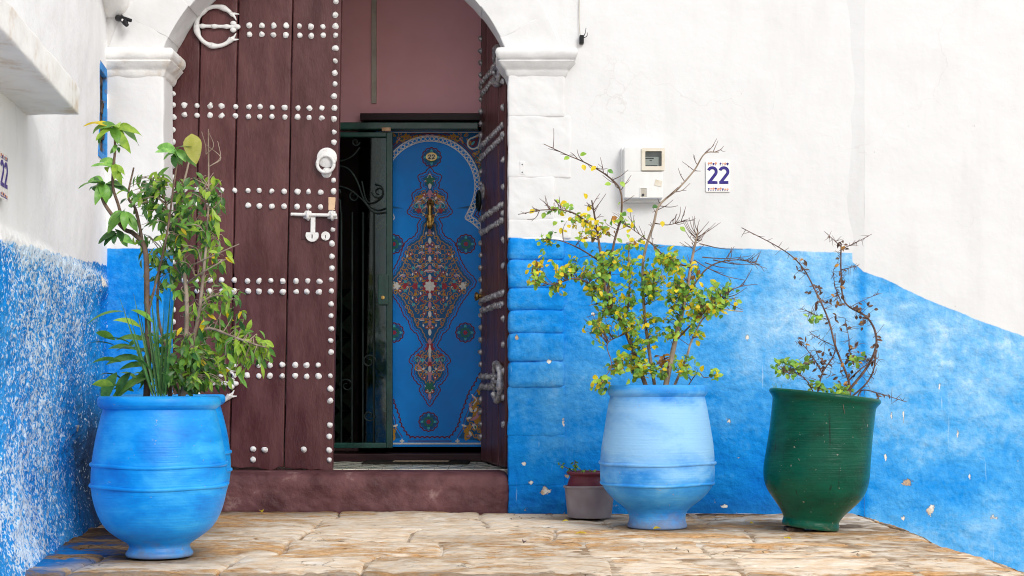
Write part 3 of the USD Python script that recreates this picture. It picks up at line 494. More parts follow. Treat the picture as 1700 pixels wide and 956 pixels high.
obj('lintel', [rbox((P(598, 0, VB - .06)[0], VB - .07, P(0, 200, VB - .06)[2]), (-0.10, VB + .02, P(0, 188, VB - .06)[2]), 0.004), rbox((P(604, 0, VB - .06)[0], VB - .04, P(0, 206, VB - .06)[2]), (-0.10, VB + .04, P(0, 201, VB - .06)[2]), 0.003)], m_lintel, house)
obj('floor_bed', box((VX0, 0.28, 0.05), (VX1, VB, VFZ - 0.004)), m_grout, house)
cr, gr = [], []
ts = 0.066
def flat(pts, z0, z1):
    g = trimesh.creation.extrude_polygon(sg.Polygon(pts), z1 - z0, engine='earcut'); g.apply_translation((0, 0, z0)); return g
nx, ny = int((0.02 + 1.05) / ts), int((VB - 0.40) / ts)
for a in range(nx):
    for b in range(ny):
        x, y = -1.05 + a * ts, 0.285 + b * ts; e = 0.0015
        A, B, C, D = (x + e, y + e), (x + ts - e, y + e), (x + ts - e, y + ts - e), (x + e, y + ts - e)
        if (a + b) % 2: t1, t2 = [A, B, C], [A, C, D]
        else: t1, t2 = [A, B, D], [B, C, D]
        cr.append(flat(t1, VFZ - 0.004, VFZ)); gr.append(flat(t2, VFZ - 0.004, VFZ))
obj('cream_floor_tile', cr, m_cream_tile, house, kind='stuff'); obj('green_floor_tile', gr, m_green_tile, house, kind='stuff')
obj('inner_sill', rbox((OX0, VB - .11, 0.15), (OX1 + 0.03, VB + .10, 0.222), 0.006), m_lintel, house)
# hall behind the gate
obj('hall_wall', [box((-1.75, VB + .75, 0.1), (P(594, 0, VB + .75)[0], VB + .80, 2.6)), ], m_pink, house)
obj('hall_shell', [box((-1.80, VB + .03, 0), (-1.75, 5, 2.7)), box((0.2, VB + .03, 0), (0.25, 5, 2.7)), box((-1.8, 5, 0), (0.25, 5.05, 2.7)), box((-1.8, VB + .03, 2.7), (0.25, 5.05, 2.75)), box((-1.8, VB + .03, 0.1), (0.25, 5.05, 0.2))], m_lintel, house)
zc, zg = [], []
tz = 0.075
for a in range(5):
    for b in range(13):
        x, z = P(585, 0, VB + .75)[0] - 5 * tz + a * tz, 0.22 + b * tz; e = 0.002
        pa = [(x + e, z + e), (x + tz - e, z + e), (x + tz - e, z + tz - e)]; pb = [(x + e, z + e * 2), (x + tz - e * 2, z + tz - e), (x + e, z + tz - e)]
        if b % 2: pa, pb = [(x + e, z + tz - e), (x + tz - e, z + tz - e), (x + tz - e, z + e)], [(x + e, z + tz - e * 2), (x + tz - e * 2, z + e), (x + e, z + e)]
        for pts, out in ((pa, zc), (pb, zg)):
            out.append(upright(trimesh.creation.extrude_polygon(sg.Polygon(pts), 0.005, engine='earcut'), (0, VB + .749, 0)))
obj('cream_wall_tile', zc, m_cream_tile, house, kind='stuff'); obj('green_wall_tile', zg, m_green_tile, house, kind='stuff')
obj('cable_trunking', frame_to(rbox((P(617, 0, VB)[0], VB - .018, P(0, 172, VB)[2]), (P(625.5, 0, VB)[0], VB + .003, 3.0), 0.002), np.eye(4)), m_trunking, house)

# ================================================================ LEFT WALL with canopy slab and slit window
sidew = thing('side_wall', (LWX, -1.6, 0), 'rough white wall splashed with blue paint, to the left of the doorway', 'wall')
Ld = np.array([0.129, -1.0, 0]) / math.hypot(0.129, 1.0)  # along the wall, towards the viewer
SL = math.hypot(0.129, 1.0)
WN_Z0, WN_Z1 = 1.69, 2.10
def wear_left(v):
    s = -v[:, 1]; h = v[:, 2]
    fl = 0.06 + 0.26 * np.exp(-((s - 1.80) / 0.60) ** 2) * np.clip((1.18 - h) / 0.1, 0, 1) * (0.55 + 0.45 * np.clip((h + 0.1) / 0.5, 0, 1)) + 0.20 * np.exp(-((s - 0.9) / 0.5) ** 2) * np.clip((h - 0.35) / 0.5, 0, 1) + 0.25 * np.exp(-((s - 2.25) / 0.3) ** 2) * np.clip((0.5 - h) / 0.4, 0, 1)
    fl = fl + 0.25 * np.exp(-((h - 1.10) / 0.05) ** 2)
    chip = 0.62 * np.exp(-((s - 0.98) / 0.045) ** 2 - ((h - 0.42) / 0.04) ** 2) + 0.60 * np.exp(-((s - 0.25) / 0.10) ** 2 - ((h - 1.09) / 0.05) ** 2)
    dirt_and_shade = 1.0 * np.exp(-((s - 0.50) / 0.50) ** 2) * np.clip((0.66 - h) / 0.35, 0, 1) + 0.22 * np.exp(-((h - 1.25) / 0.2) ** 2) * np.exp(-((s - 0.5) / 0.2) ** 2)  # corner grime, deepened by shade painted into the colour behind the pots
    return np.stack([chip, np.clip(fl, 0, 1), np.clip(dirt_and_shade, 0, 1)], 1)
def left_disp(v):
    sh = v.shape[:2]; p = v.reshape(-1, 3); h = p[:, 2]; s = -p[:, 1]
    d = (meshkit.fbm(p * 2.4, 3, 31) - 0.5) * 0.03
    blue = np.clip((1.13 - h) / 0.03, 0, 1)
    d = d + blue * (0.012 + (meshkit.fbm(p * 46, 3, 17) - 0.5) * 0.020 + (meshkit.fbm(p * 10, 3, 5) - 0.5) * 0.022)
    d = d + 0.06 * np.clip((0.42 - h) / 0.42, 0, 1) ** 2 * (0.6 + 0.25 * s)            # the foot of the wall swells out
    d = d + 0.030 * np.exp(-((s - 0.98) / 0.06) ** 2 - ((h - 0.43) / 0.05) ** 2) - 0.05 * np.exp(-((s - 0.86) / 0.10) ** 2 - ((h - 0.28) / 0.16) ** 2)
    d = d - 0.04 * np.exp(-((s - 0.12) / 0.08) ** 2 - ((h - 0.93) / 0.07) ** 2) + 0.02 * np.exp(-((s - 0.2) / 0.1) ** 2 - ((h - 1.06) / 0.04) ** 2)
    return d.reshape(sh)
us = np.concatenate([lines(-0.02, 2.9, 0.012, (0.02 * SL, 0.235 * SL)), [3.4, 4.2, 5.2]]); vs = np.concatenate([lines(-0.75, 1.24, 0.012), lines(1.254, 4.2, 0.024, (WN_Z0, WN_Z1))])
lw = sheet((LWX, 0, 0), -Ld, (0, 0, 1), -us[::-1], vs, left_disp, lambda A, B: (-A > 0.02 * SL) & (-A < 0.235 * SL) & (B > WN_Z0) & (B < WN_Z1))
obj('plaster_wall', lw, m_left, sidew, smooth=True, attr={'wear': wear_left})
def on_left(s, off, z):                                   # s along the wall towards the viewer, off out from its face
    return np.array([LWX, 0, 0]) + Ld * s + np.array([1.0, 0.129, 0]) / SL * off + np.array([0, 0, z])
def left_box(s0, s1, o0, o1, z0, z1, **k):
    m = rbox((s0, o0, z0), (s1, o1, z1), **k); v = np.array(m.vertices)
    w = np.array([LWX, 0, 0]) + v[:, :1] * Ld + v[:, 1:2] * (np.array([1.0, 0.129, 0]) / SL) + v[:, 2:] * np.array([0, 0, 1.0])
    t = trimesh.Trimesh(w, m.faces, process=False)
    if t.volume < 0: t.invert()
    return t
obj('canopy_slab', left_box(1.90, 4.3, -0.05, 0.185, 1.555, 1.655, r=0.009, step=0.018, noise=0.007, nscale=9), m_white_dirty, sidew, smooth=True)
wf = obj('slit_window', [left_box(0.0, 0.024, -0.018, 0.004, WN_Z0 - 0.02, WN_Z1 + 0.024, r=0.003), left_box(0.225, 0.245, -0.018, 0.003, WN_Z0 - 0.02, WN_Z1 + 0.02, r=0.003), left_box(0.024, 0.225, -0.018, 0.005, WN_Z1 - 0.02, WN_Z1 + 0.022, r=0.003), left_box(0.024, 0.225, -0.018, 0.002, WN_Z0 - 0.02, WN_Z0 + 0.012, r=0.003)], m_window_blue, sidew)
obj('window_reveal', left_box(0.0, 0.022, -0.075, -0.009, WN_Z0 - 0.02, WN_Z1 + 0.02, r=0.003, step=0.02, noise=0.004, nscale=30), m_rubble, wf, smooth=True)
obj('window_back', left_box(0.0, 0.245, -0.15, -0.07, WN_Z0 - 0.02, WN_Z1 + 0.02, r=0.002), m_dark, wf)
rng = random.Random(8)
for k in range(7):
    z = WN_Z0 + 0.03 + k * 0.062
    obj('rubble_stone', left_box(0.03, 0.22, -0.095, -0.006 + rng.uniform(-0.014, 0.004), z - 0.008, z + 0.056, r=0.012, step=0.014, noise=0.007, nscale=24, seed=k), m_rubble, wf, smooth=True)
obj('masonry_core', left_box(0.0, 5.2, -0.6, -0.16, -0.75, 4.2, r=0.01), m_white, sidew)

# ================================================================ RIGHT WALL, standing forward of the door wall
rw = thing('stair_wall', (2.6, -0.03, 0), 'white wall right of the terrace with a sloping blue lower half', 'wall')
chips_right = [(1507, 800, 13, 9), (1545, 845, 9, 13), (1650, 858, 8, 7), (1500, 860, 4, 6), (1470, 760, 3, 9), (1590, 720, 3, 10), (1480, 690, 4, 9), (1690, 765, 5, 5), (1500, 690, 3, 12), (1560, 640, 3, 9), (1536, 905, 5, 4), (1610, 790, 3, 8)]
def wear_right(v):
    d = v[:, 1] + 7; px = CX + v[:, 0] / d * F; py = CY - (v[:, 2] - CAMZ) / d * F
    chip = np.zeros(len(v))
    for a, b, rx, ry in chips_right: chip = np.maximum(chip, 0.64 * np.exp(-(((px - a) / rx) ** 2 + ((py - b) / ry) ** 2) / 2))
    fade = 0.72 + 0.2 * np.exp(-((v[:, 2] - 0.75) / 0.3) ** 2) - 0.30 * np.exp(-((v[:, 0] - 2.05) / 0.2) ** 2 - ((v[:, 2] - 0.15) / 0.16) ** 2) - 0.25 * np.exp(-((v[:, 0] - 1.75) / 0.12) ** 2 - ((v[:, 2] - 0.05) / 0.2) ** 2) - 0.45 * np.exp(-((v[:, 0] - 1.690) / 0.020) ** 2)
    return np.stack([chip, np.clip(fade, 0, 1), 0.0 * chip], 1)
dr = lump(0.0075, 1.9, 77)
obj('plaster_wall', sheet((1.698, -0.012, 0), (1, 0, 0), (0, 0, 1), lines(0.0, 4.0, 0.0145), lines(-0.75, 4.2, 0.0145), lambda v: dr(v.reshape(-1, 3)).reshape(v.shape[:2])), m_right, rw, smooth=True, attr={'wear': wear_right})
obj('plaster_return', sheet((1.612, 0.004, 0), (0.9832, -0.1829, 0), (0, 0, 1), lines(0.0, 0.0875, 0.0117), lines(-0.75, 4.2, 0.0145), lambda v: 0.7 * dr(v.reshape(-1, 3)).reshape(v.shape[:2])), m_right, rw, smooth=True, attr={'wear': wear_right})
obj('masonry_core', box((1.74, 0.03, -0.75), (5.6, 0.5, 4.2)), m_white, rw)

# ================================================================ STUDDED DOORS
def dome_stud(r=0.0158, h=0.011, seed=0):
    a = np.linspace(0, PI / 2, 5); pr = [(r * 1.12, 0.0), (r * 1.1, 0.002)] + [(r * math.cos(t), 0.002 + h * math.sin(t)) for t in a[:-1]] + [(0.0003, h + 0.002)]
    m = lathe(pr, 12, dense=False); m.vertices = np.array(m.vertices) * (1 + 0.5 * (meshkit.noise(np.array(m.vertices) * 90 + seed * 1.7, seed)[:, None] - 0.5)); return m
def crescent():
    """open ring with a middle bar, knobbed like cast metal; in xy, opening towards +x, radius about 0.1"""
    R, out = 0.098, []
    a = np.linspace(math.radians(38), math.radians(322), 60)
    pts = np.stack([R * np.cos(a), R * np.sin(a), np.full(60, 0.012)], 1)
    out.append(tube(pts, 0.0125, sides=10, smooth=False, knobs=lambda t: 0.82 + 0.42 * np.abs(np.sin(t * PI * 4.5)) ** 6 + 0.25 * np.exp(-((t - .5) / .05) ** 2)))
    for sgn in (1, -1):
        e = np.array([R * math.cos(math.radians(38)), sgn * R * math.sin(math.radians(38)), 0.012])
        out += [tube([e, e + [0.014, sgn * 0.004, 0], e + [0.036, sgn * 0.002, 0]], 0.010, 0.002, 8), tube([e, e + [0.012, -sgn * 0.010, 0], e + [0.022, -sgn * 0.028, 0]], 0.010, 0.002, 8)]
    b = np.linspace(-R, R * 1.02, 30); out.append(tube(np.stack([b, b * 0, b * 0 + 0.012], 1), 0.0105, sides=10, smooth=False, knobs=lambda t: 0.8 + 0.4 * np.abs(np.sin(t * PI * 3.3)) ** 6))
    for dx, dy in ((0.085, 0.016), (0.085, -0.016), (0.105, 0.0)):
        s = trimesh.creation.icosphere(2, 0.0145); s.apply_scale((1.1, 0.9, 0.8)); s.apply_translation((dx, dy, 0.012)); out.append(s)
    return trimesh.util.concatenate(out)
def leaf_to_world(H, D, z0, tilt=0.0, pivot=None):
    """door-leaf space (s across, z up, o out of the outer face) to the world"""
    H, D = np.array(H, float), np.array(D, float) / np.linalg.norm(D); Nn = np.array([D[1], -D[0]])
    def f(v):
        s, zz, o = v[:, 0].copy(), v[:, 1].copy(), v[:, 2]
        if tilt:
            ds, dz = s - pivot[0], zz - pivot[1]; s = pivot[0] + ds * math.cos(tilt) + dz * math.sin(tilt); zz = pivot[1] - ds * math.sin(tilt) + dz * math.cos(tilt)
        return np.column_stack([H[0] + D[0] * s + Nn[0] * o, H[1] + D[1] * s + Nn[1] * o, zz])
    return f
def put(m, f):
    t = trimesh.Trimesh(f(np.array(m.vertices)), m.faces, process=False)
    return t
door = thing('studded_door', (-1.28, 0.22, 0.18), 'closed maroon plank door leaf with rows of white studs and a bolt', 'door')
SC = 7.22 / F
LY = 0.22
fl = leaf_to_world((-0.87, LY), (1, 0), 0, tilt=0.019, pivot=(-0.42, 1.2))
def ls(px): return (px - CX) * SC + 0.87               # photo column -> s on the left leaf (s = 0 at its right edge)
def lz(py): return CAMZ + (CY - py) * SC
def unrot(px, py):                                       # undo the slight lean of the leaf
    s, z = ls(px), lz(py); ds, dz = s + 0.42, z - 1.2; c, n = math.cos(-0.019), math.sin(-0.019)
    return -0.42 + ds * c + dz * n, 1.2 - ds * n + dz * c
rng = random.Random(21)
bounds = [-0.90, -0.703, -0.517, -0.246, 0.0]
for k in range(4):
    m = rbox((bounds[k] + 0.0035, 0.172 + (0.004 if k == 3 else 0), -0.045), (bounds[k + 1] - 0.0035, 2.95, 0.0 + (0.0, 0.004, -0.001, 0.003)[k]), 0.005, step=0.02, noise=0.003, nscale=9, seed=60 + k)
    v = np.array(m.vertices)
    rot = np.exp(-np.clip(v[:, 1] - 0.172, 0, 9) / 0.035); v[:, 1] += rot * 0.030 * meshkit.noise(np.stack([v[:, 0] * 26, v[:, 1] * 4, v[:, 0] * 0], 1), k) * (k >= 2)
    edge = np.minimum(v[:, 0] - bounds[k], bounds[k + 1] - v[:, 0]); v[:, 2] -= 0.004 * np.exp(-edge / 0.006) * (meshkit.noise(v * np.array([1, 7, 1]), 3) > 0.45)
    m.vertices = v
    obj('plank', put(m, fl), m_door[(0, 1, 0, 2)[k]], door, smooth=45)
obj('ledge', [put(rbox((-0.86, z - 0.06, -0.075), (-0.02, z + 0.06, -0.0455), 0.004), fl) for z in (0.45, 1.1, 1.75, 2.4)], m_door_dark, door)
def stud_at(px, py, r=None):
    s, z = unrot(px, py); k = rng.randrange(999)
    m = dome_stud(rng.uniform(0.0110, 0.0138), rng.uniform(0.008, 0.013), k)
    m.apply_transform(trimesh.transformations.rotation_matrix(rng.uniform(0, 6), (0, 0, 1)))
    m.apply_translation((s + rng.uniform(-.002, .002), z + rng.uniform(-.002, .002), 0.0025))
    obj('stud', put(m, fl), m_stud, door, smooth=50)
for y in (4, 24, 44, 59, 81, 101, 121, 140, 160, 179, 197, 219, 237, 299, 317, 382, 404, 425, 446, 464, 483, 505, 525, 545, 565, 585, 624, 645, 665, 706, 725, 747, 764): stud_at(557.5 - (y - 4) * 0.0145, y)
for y in range(135, 770, 20): stud_at(287.5, y)
cols = (306, 327, 349, 369, 391, 413, 432, 452, 473, 495, 514, 534)
for yy in ((174, 190), (313, 338), (464, 482), (604, 622)):
    for j, y in enumerate(yy):
        for k, x in enumerate(cols):
            if j == 1 and y == 338 and k in (3, 4): continue
            stud_at(x - (y - 180) * 0.0145 * (x - 300) / 260 + (0 if y > 300 else 0), y + 1 + (x - 306) * 0.020 * (1 if y < 400 else 0.3))
for x in (414, 435, 454, 475, 497, 516, 537): stud_at(x, 42 + (x - 414) * 0.02); stud_at(x, 57 + (x - 414) * 0.02)
for x, y in ((420, 746), (440, 746), (420, 762), (504, 746)): stud_at(x, y)
for cx, cy, sd in ((360, 45, 1), (357, 636, 1)):
    s, z = unrot(cx, cy); m = crescent(); m.apply_translation((s, z, 0.004)); obj('crescent_mount', put(m, fl), m_stud, door, smooth=40)
# ring knocker
s, z = unrot(543, 262)
kn = lathe([(0.050, 0.0), (0.050, 0.004), (0.044, 0.009), (0.036, 0.010), (0.030, 0.016), (0.012, 0.018), (0.0003, 0.024)], 28, dense=False); kn.apply_translation((s, z, 0.003))
kp = obj('knocker', put(kn, fl), m_stud, door, smooth=40)
a = np.linspace(0, 2 * PI, 37); ring = np.stack([s - 0.003 + 0.042 * np.cos(a), z - 0.034 + 0.042 * np.sin(a), 0.027 + 0.003 * np.cos(a)], 1)
obj('ring', put(tube(ring, 0.0085, sides=10, smooth=False), fl), m_stud, kp, smooth=True)
bs = dome_stud(0.024, 0.014, 5); bs.apply_translation((s - 0.001, z - 0.074, 0.002)); obj('striker', put(bs, fl), m_stud, kp, smooth=50)
# sliding bolt, hasp and keyhole on a darker let-in panel
s0, z0 = unrot(500, 398); s1, z1 = unrot(556, 363)
obj('lock_panel', put(rbox((s0, z0, -0.002), (s1, z1, 0.0055), 0.002), fl), m_door_dark, door)
(rsa, rza), (rsb, _) = unrot(484, 356.5), unrot(560, 358)
rod = tube([(rsa, rza, 0.018), (rsb, rza, 0.018)], 0.0085, sides=12, smooth=False); bl = obj('bolt', put(rod, fl), m_stud, door, smooth=40)
for px in (512, 552):
    s, z = unrot(px, 358); st = dome_stud(0.021, 0.014, 3); st.apply_translation((s, z, 0.003)); cl = tube([(s, z - 0.02, 0.004), (s, z - 0.012, 0.03), (s, z + 0.012, 0.03), (s, z + 0.02, 0.004)], 0.007, sides=8)
    obj('staple', put(trimesh.util.concatenate([st, cl]), fl), m_stud, bl, smooth=40)
s, z = unrot(520, 374); obj('hasp', put(rbox((s - 0.012, z - 0.046, 0.006), (s + 0.012, z + 0.046, 0.014), 0.004), fl), m_stud, bl, smooth=40)
s, z = unrot(519, 391); dsh = sg.Point(s, z).buffer(0.032).intersection(sg.box(s - 0.05, z - 0.05, s + 0.05, z + 0.014)).difference(sg.box(s - 0.003, z - 0.016, s + 0.003, z + 0.004))
dm = poly_mesh(dsh, 0.016); dm.apply_translation((0, 0, 0.004)); obj('lock_plate', put(dm, fl), m_stud, bl)
s, z = unrot(541, 392); ke = poly_mesh(sg.Point(s, z).buffer(0.022).difference(sg.box(s - 0.002, z - 0.011, s + 0.002, z + 0.004)), 0.009); ke.apply_translation((0, 0, 0.005)); obj('keyhole_plate', put(ke, fl), m_stud, bl)
s0, z0 = unrot(545, 349); s1, z1 = unrot(557, 328)
obj('split_patch', put(rbox((s0, z0, -0.004), (s1, z1, 0.0045), 0.003, step=0.006, noise=0.003, nscale=50), fl), m_wood, door, smooth=30, label='raw split wood where the paint has broken away')

leaf2 = thing('studded_door', (-0.03, 0.24, 0.18), 'maroon studded door leaf swung open inward beside the right pilaster', 'door')
H2, D2 = np.array([-0.034, 0.235]), np.array([-0.138, 0.745])
# s runs from the hinge (0) to the free edge (0.75); the outer face looks left
fr = lambda v: (lambda w: w)(np.column_stack([H2[0] + D2[0] / 0.7577 * v[:, 0] - D2[1] / 0.7577 * v[:, 2], H2[1] + D2[1] / 0.7577 * v[:, 0] + D2[0] / 0.7577 * v[:, 2], v[:, 1]]))
def put2(m):
    t = trimesh.Trimesh(fr(np.array(m.vertices)), m.faces, process=False); t.invert(); return t
b2 = [0.0, 0.19, 0.38, 0.57, 0.75]
for k in range(4):
    obj('plank', put2(rbox((b2[k] + 0.002, 0.19, -0.045), (b2[k + 1] - 0.002, 2.95, (0, 0.003, 0.001, 0.002)[k]), 0.005, step=0.03, noise=0.002, seed=90 + k)), m_door[(2, 0, 1, 0)[k]], leaf2, smooth=45)
def stud2(s, z):
    m = dome_stud(rng.uniform(0.0148, 0.0172), rng.uniform(0.012, 0.016), rng.randrange(999)); m.apply_translation((s, z + rng.uniform(-.002, .002), 0.0025)); obj('stud', put2(m), m_stud_dull, leaf2, smooth=50)
sc2 = 7.26 / F
for y in (92, 112, 206, 226, 338, 364, 486, 504, 624, 642):
    for k in range(12): stud2(0.055 + k * 0.058, CAMZ + (CY - y) * sc2)
for k in range(34):
    z = 2.5 - k * 0.066
    if z > 0.25: stud2(0.728, z)
    if z > 0.25 and k % 2 == 0: stud2(0.028, z + 0.02)
for zc_ in (CAMZ + (CY - 634) * sc2, CAMZ + (CY - 102) * sc2):
    m = crescent(); v = np.array(m.vertices); m = trimesh.Trimesh(np.column_stack([v[:, 0] * 1.0 + 0.13, v[:, 1] + zc_, v[:, 2] * 1.3 + 0.004]), m.faces, process=False); obj('crescent_mount', put2(m), m_stud_dull, leaf2, smooth=40)
zk = CAMZ + (CY - 325) * 7.9 / F
a = np.linspace(0, 2 * PI, 31); ring = np.stack([0.66 + 0.045 * np.cos(a), zk - 0.03 + 0.05 * np.sin(a), 0.028 + 0 * a], 1)
kp = obj('knocker', put2((lambda m: (m.apply_translation((0.66, zk + 0.02, 0.003)), m)[1])(lathe([(0.045, 0), (0.04, 0.008), (0.02, 0.016), (0.0003, 0.03)], 24, dense=False))), m_stud_dull, leaf2, smooth=40)
obj('ring', put2(tube(ring, 0.009, sides=8, smooth=False)), m_iron, kp, smooth=True)
zb = CAMZ + (CY - 493) * 8.0 / F
kb = lathe([(0.016, 0), (0.016, 0.012), (0.024, 0.02), (0.024, 0.03), (0.0003, 0.036)], 20, dense=False); kb.apply_translation((0.735, zb, 0.004)); obj('knob', put2(kb), m_brass, leaf2, smooth=40)

# ================================================================ PAINTED INNER DOOR
DY = VB - 0.003; DS = (DY + 7) / F
pdoor = thing('painted_door', (-0.46, VB, 0.22), 'bright blue inner door painted with a floral medallion', 'door')
m_dblue = paint('royal_blue_door_paint', (0.001, 0.20, 0.66), (0.002, 0.245, 0.76), scale=5, rough=0.42, bump=0.08, bscale=160)
m_dteal = paint('deep_teal_door_paint', (0.004, 0.085, 0.24), (0.006, 0.105, 0.28), scale=8, rough=0.45, bump=0.0)
def opaint(name, c): return paint(name, tuple(0.85 * np.array(c)), c, scale=60, rough=0.45, bump=0.0)
m_gold, m_owhite, m_omaroon, m_opink, m_ogreen, m_oaqua, m_ored = opaint('ochre_ornament_paint', (0.50, 0.25, 0.025)), opaint('white_ornament_paint', (0.72, 0.70, 0.66)), opaint('maroon_ornament_paint', (0.13, 0.02, 0.05)), opaint('pink_ornament_paint', (0.55, 0.26, 0.34)), opaint('green_ornament_paint', (0.02, 0.16, 0.11)), opaint('aqua_ornament_paint', (0.06, 0.42, 0.50)), opaint('crimson_ornament_paint', (0.34, 0.03, 0.05))
def dX(px): return (px - CX) * DS
def dZ(py): return CAMZ + (CY - py) * DS
pl = (623.5, 803.5)
obj('door_panel', rbox((dX(pl[0]), DY, dZ(742)), (dX(pl[1]), DY + 0.045, dZ(218)), 0.002), m_dblue, pdoor)
ACX = 713.5
lay = {k: [] for k in 'fill teal maroon gold white pink green aqua red'.split()}
clip = sg.box(pl[0] + 0.5, 219, pl[1] - 0.5, 741.5)
def both(k, g, mirror=True):
    lay[k].append(g)
    if mirror: lay[k].append(sa.scale(g, -1, 1, origin=(ACX, 0)))
def ln(pts, w=0.8): return sg.LineString(pts).buffer(w)
def scal(pts, bump=3.0, nb=9.0):
    """scalloped outline: little outward lobes along a polyline"""
    L = sg.LineString(pts); n = max(2, int(L.length / nb)); out = []
    for k in range(n):
        a, b = np.array(L.interpolate(k / n, normalized=True).coords[0]), np.array(L.interpolate((k + 1) / n, normalized=True).coords[0])
        t = (b - a) / max(np.linalg.norm(b - a), 1e-6); nn = np.array([t[1], -t[0]])
        for u in np.linspace(0, 1, 7)[:-1]: out.append(a + (b - a) * u + nn * bump * math.sin(PI * u) ** 0.8)
    return out + [L.coords[-1]]
def petal(x, y, l, w, ang):
    t = np.linspace(0, PI, 9); up = np.stack([l * (1 - np.cos(t)) / 2, w * np.sin(t) ** 1.2 / 2], 1); pts = np.vstack([up, (up * [1, -1])[::-1]])
    return sa.translate(sa.rotate(sg.Polygon(pts).buffer(0), ang, origin=(0, 0)), x, y)
def scroll(x, y, r, ang, turns=1.25, w=0.9, flip=1):
    t = np.linspace(0, 1, 26); rr = r * (1 - 0.82 * t); th = math.radians(ang) + flip * 2 * PI * turns * t
    cx0, cy0 = x - r * math.cos(math.radians(ang)), y - r * math.sin(math.radians(ang))
    return sg.LineString(np.stack([cx0 + rr * np.cos(th), cy0 + rr * np.sin(th)], 1)).buffer(w)
def flower(x, y, r, n, ph=0): return unary_union([petal(x, y, r, r * 0.62, ph + 360 / n * k) for k in range(n)])
H_ = lambda pts: [(ACX + a, b) for a, b in pts]
main = [(0, 281), (6, 289), (17, 294), (11, 303), (13, 309), (7, 313), (20, 318), (27, 325), (24, 333), (30, 345), (34, 352), (26, 357), (16, 359), (11, 364), (17, 372), (17, 383), (24, 395), (35, 401), (41, 410), (46, 425), (51, 437), (60, 452), (72, 464), (73, 472), (66, 479), (60, 488), (53, 497), (45, 510), (41, 521), (33, 531), (28, 545), (19, 552), (15, 562), (9, 574), (17, 583), (31, 597), (25, 606), (27, 620), (20, 632), (11, 640), (14, 648), (6, 660), (0, 671)]
def region(pts): r = H_(pts); return sg.Polygon(r + [(2 * ACX - x, y) for x, y in r[::-1]]).buffer(0)
def lobed(pts, amp=1.5, nb=8.0):
    L = sg.LineString(pts); out = []
    n = max(2, int(L.length / nb))
    for k in range(n * 6 + 1):
        u = k / (n * 6); a, b, c_ = (np.array(L.interpolate(min(max(u + e, 0), 1), normalized=True).coords[0]) for e in (-.004, 0, .004)); t = (c_ - a) / max(np.linalg.norm(c_ - a), 1e-6)
        out.append(tuple(b + np.array([-t[1], t[0]]) * -amp * abs(math.sin(PI * u * n))))
    return out
curve = catmull([(a, b, 0) for a, b in main], 4)[:, :2]
main = [(0, 280)] + [(max(a, 0), b) for a, b in lobed(curve)][1:-1] + [(0, 672)]
big = region(main)
outer = big.buffer(2.2, join_style=1)
both('maroon', outer.boundary.buffer(0.9), False); both('maroon', big.buffer(-2.2).boundary.buffer(0.55), False)
both('teal', big.buffer(-4.2), False)
inner = unary_union([big.buffer(-11.0), big.buffer(-6.5).intersection(unary_union([sg.box(600, 280, 820, 372), sg.box(600, 572, 820, 672)]))]); orn = random.Random(17)      # main medallion: close scrollwork round its centre flower
both('gold', big.buffer(-8.0).boundary.buffer(0.5), False)
for row in range(-26, 26):
    for col in range(0, 9):
        x, y = ACX + col * 9.0 + (4.5 if row % 2 else 0), 475 + row * 7.6
        if not inner.contains(sg.Point(x, y)) or math.hypot(x - ACX, y - 475) < 15: continue
        if x - ACX < 1:
            both('pink' if row % 4 == 0 else 'white', petal(x, y - 5, 11, 5.4, 90), False); both('red' if row % 4 else 'gold', petal(x, y - 2, 6, 2.8, 90), False); continue
        f = 1 if row > 0 else -1; kind = (abs(row) * 3 + col * 2) % 7
        both('gold', scroll(x + 2.8, y, 4.6, 20 + 40 * col, 1.0, 0.6, f))
        if orn.random() < 0.35: continue
        if kind in (0, 3): both('gold', petal(x, y, 6.5, 3.2, 60 * f)); both('red', petal(x + 1, y + 1 * f, 4, 1.8, 60 * f))
        elif kind == 1: both('white', petal(x, y, 6, 3.2, -60 * f)); both('green', petal(x + .8, y - 1 * f, 4.4, 1.8, -60 * f))
        elif kind == 2: both('pink', petal(x - 4, y, 8, 2.4, 25 * f)); both('white', ln([(x - 4, y + 3 * f), (x + 1, y + 4 * f), (x + 5, y + f)], 0.6))
        elif kind == 4: both('aqua', flower(x, y, 3.2, 4, 45)); both('red', sg.Point(x, y).buffer(1.1))
        elif kind == 5: both('gold', petal(x, y, 7, 3.2, 200)); both('white', petal(x + 2, y + 2 * f, 5, 2.6, 100 * f))
        else: both('red', flower(x, y, 3.6, 5, 30)); both('white', sg.Point(x, y).buffer(1.3))
both('red', flower(ACX, 475, 13, 8, 22), False); both('white', flower(ACX, 475, 9.5, 8), False); both('gold', sg.Point(ACX, 475).buffer(3), False)
for a in (24, 40): both('red', flower(ACX + a, 475, 6, 6, 0)); both('gold', petal(ACX + a - 4, 475, 8, 3.0, 0))
both('white', flower(ACX + 55, 475, 6.5, 5, 180)); both('red', flower(ACX + 55, 475, 4.6, 5, 180))
for a in (-28, 28): both('red', ln(H_([(0, 475 + a * 0.6), (10, 475 + a * 0.45), (18, 475 + a * 0.75), (8, 475 + a)]), 0.8))
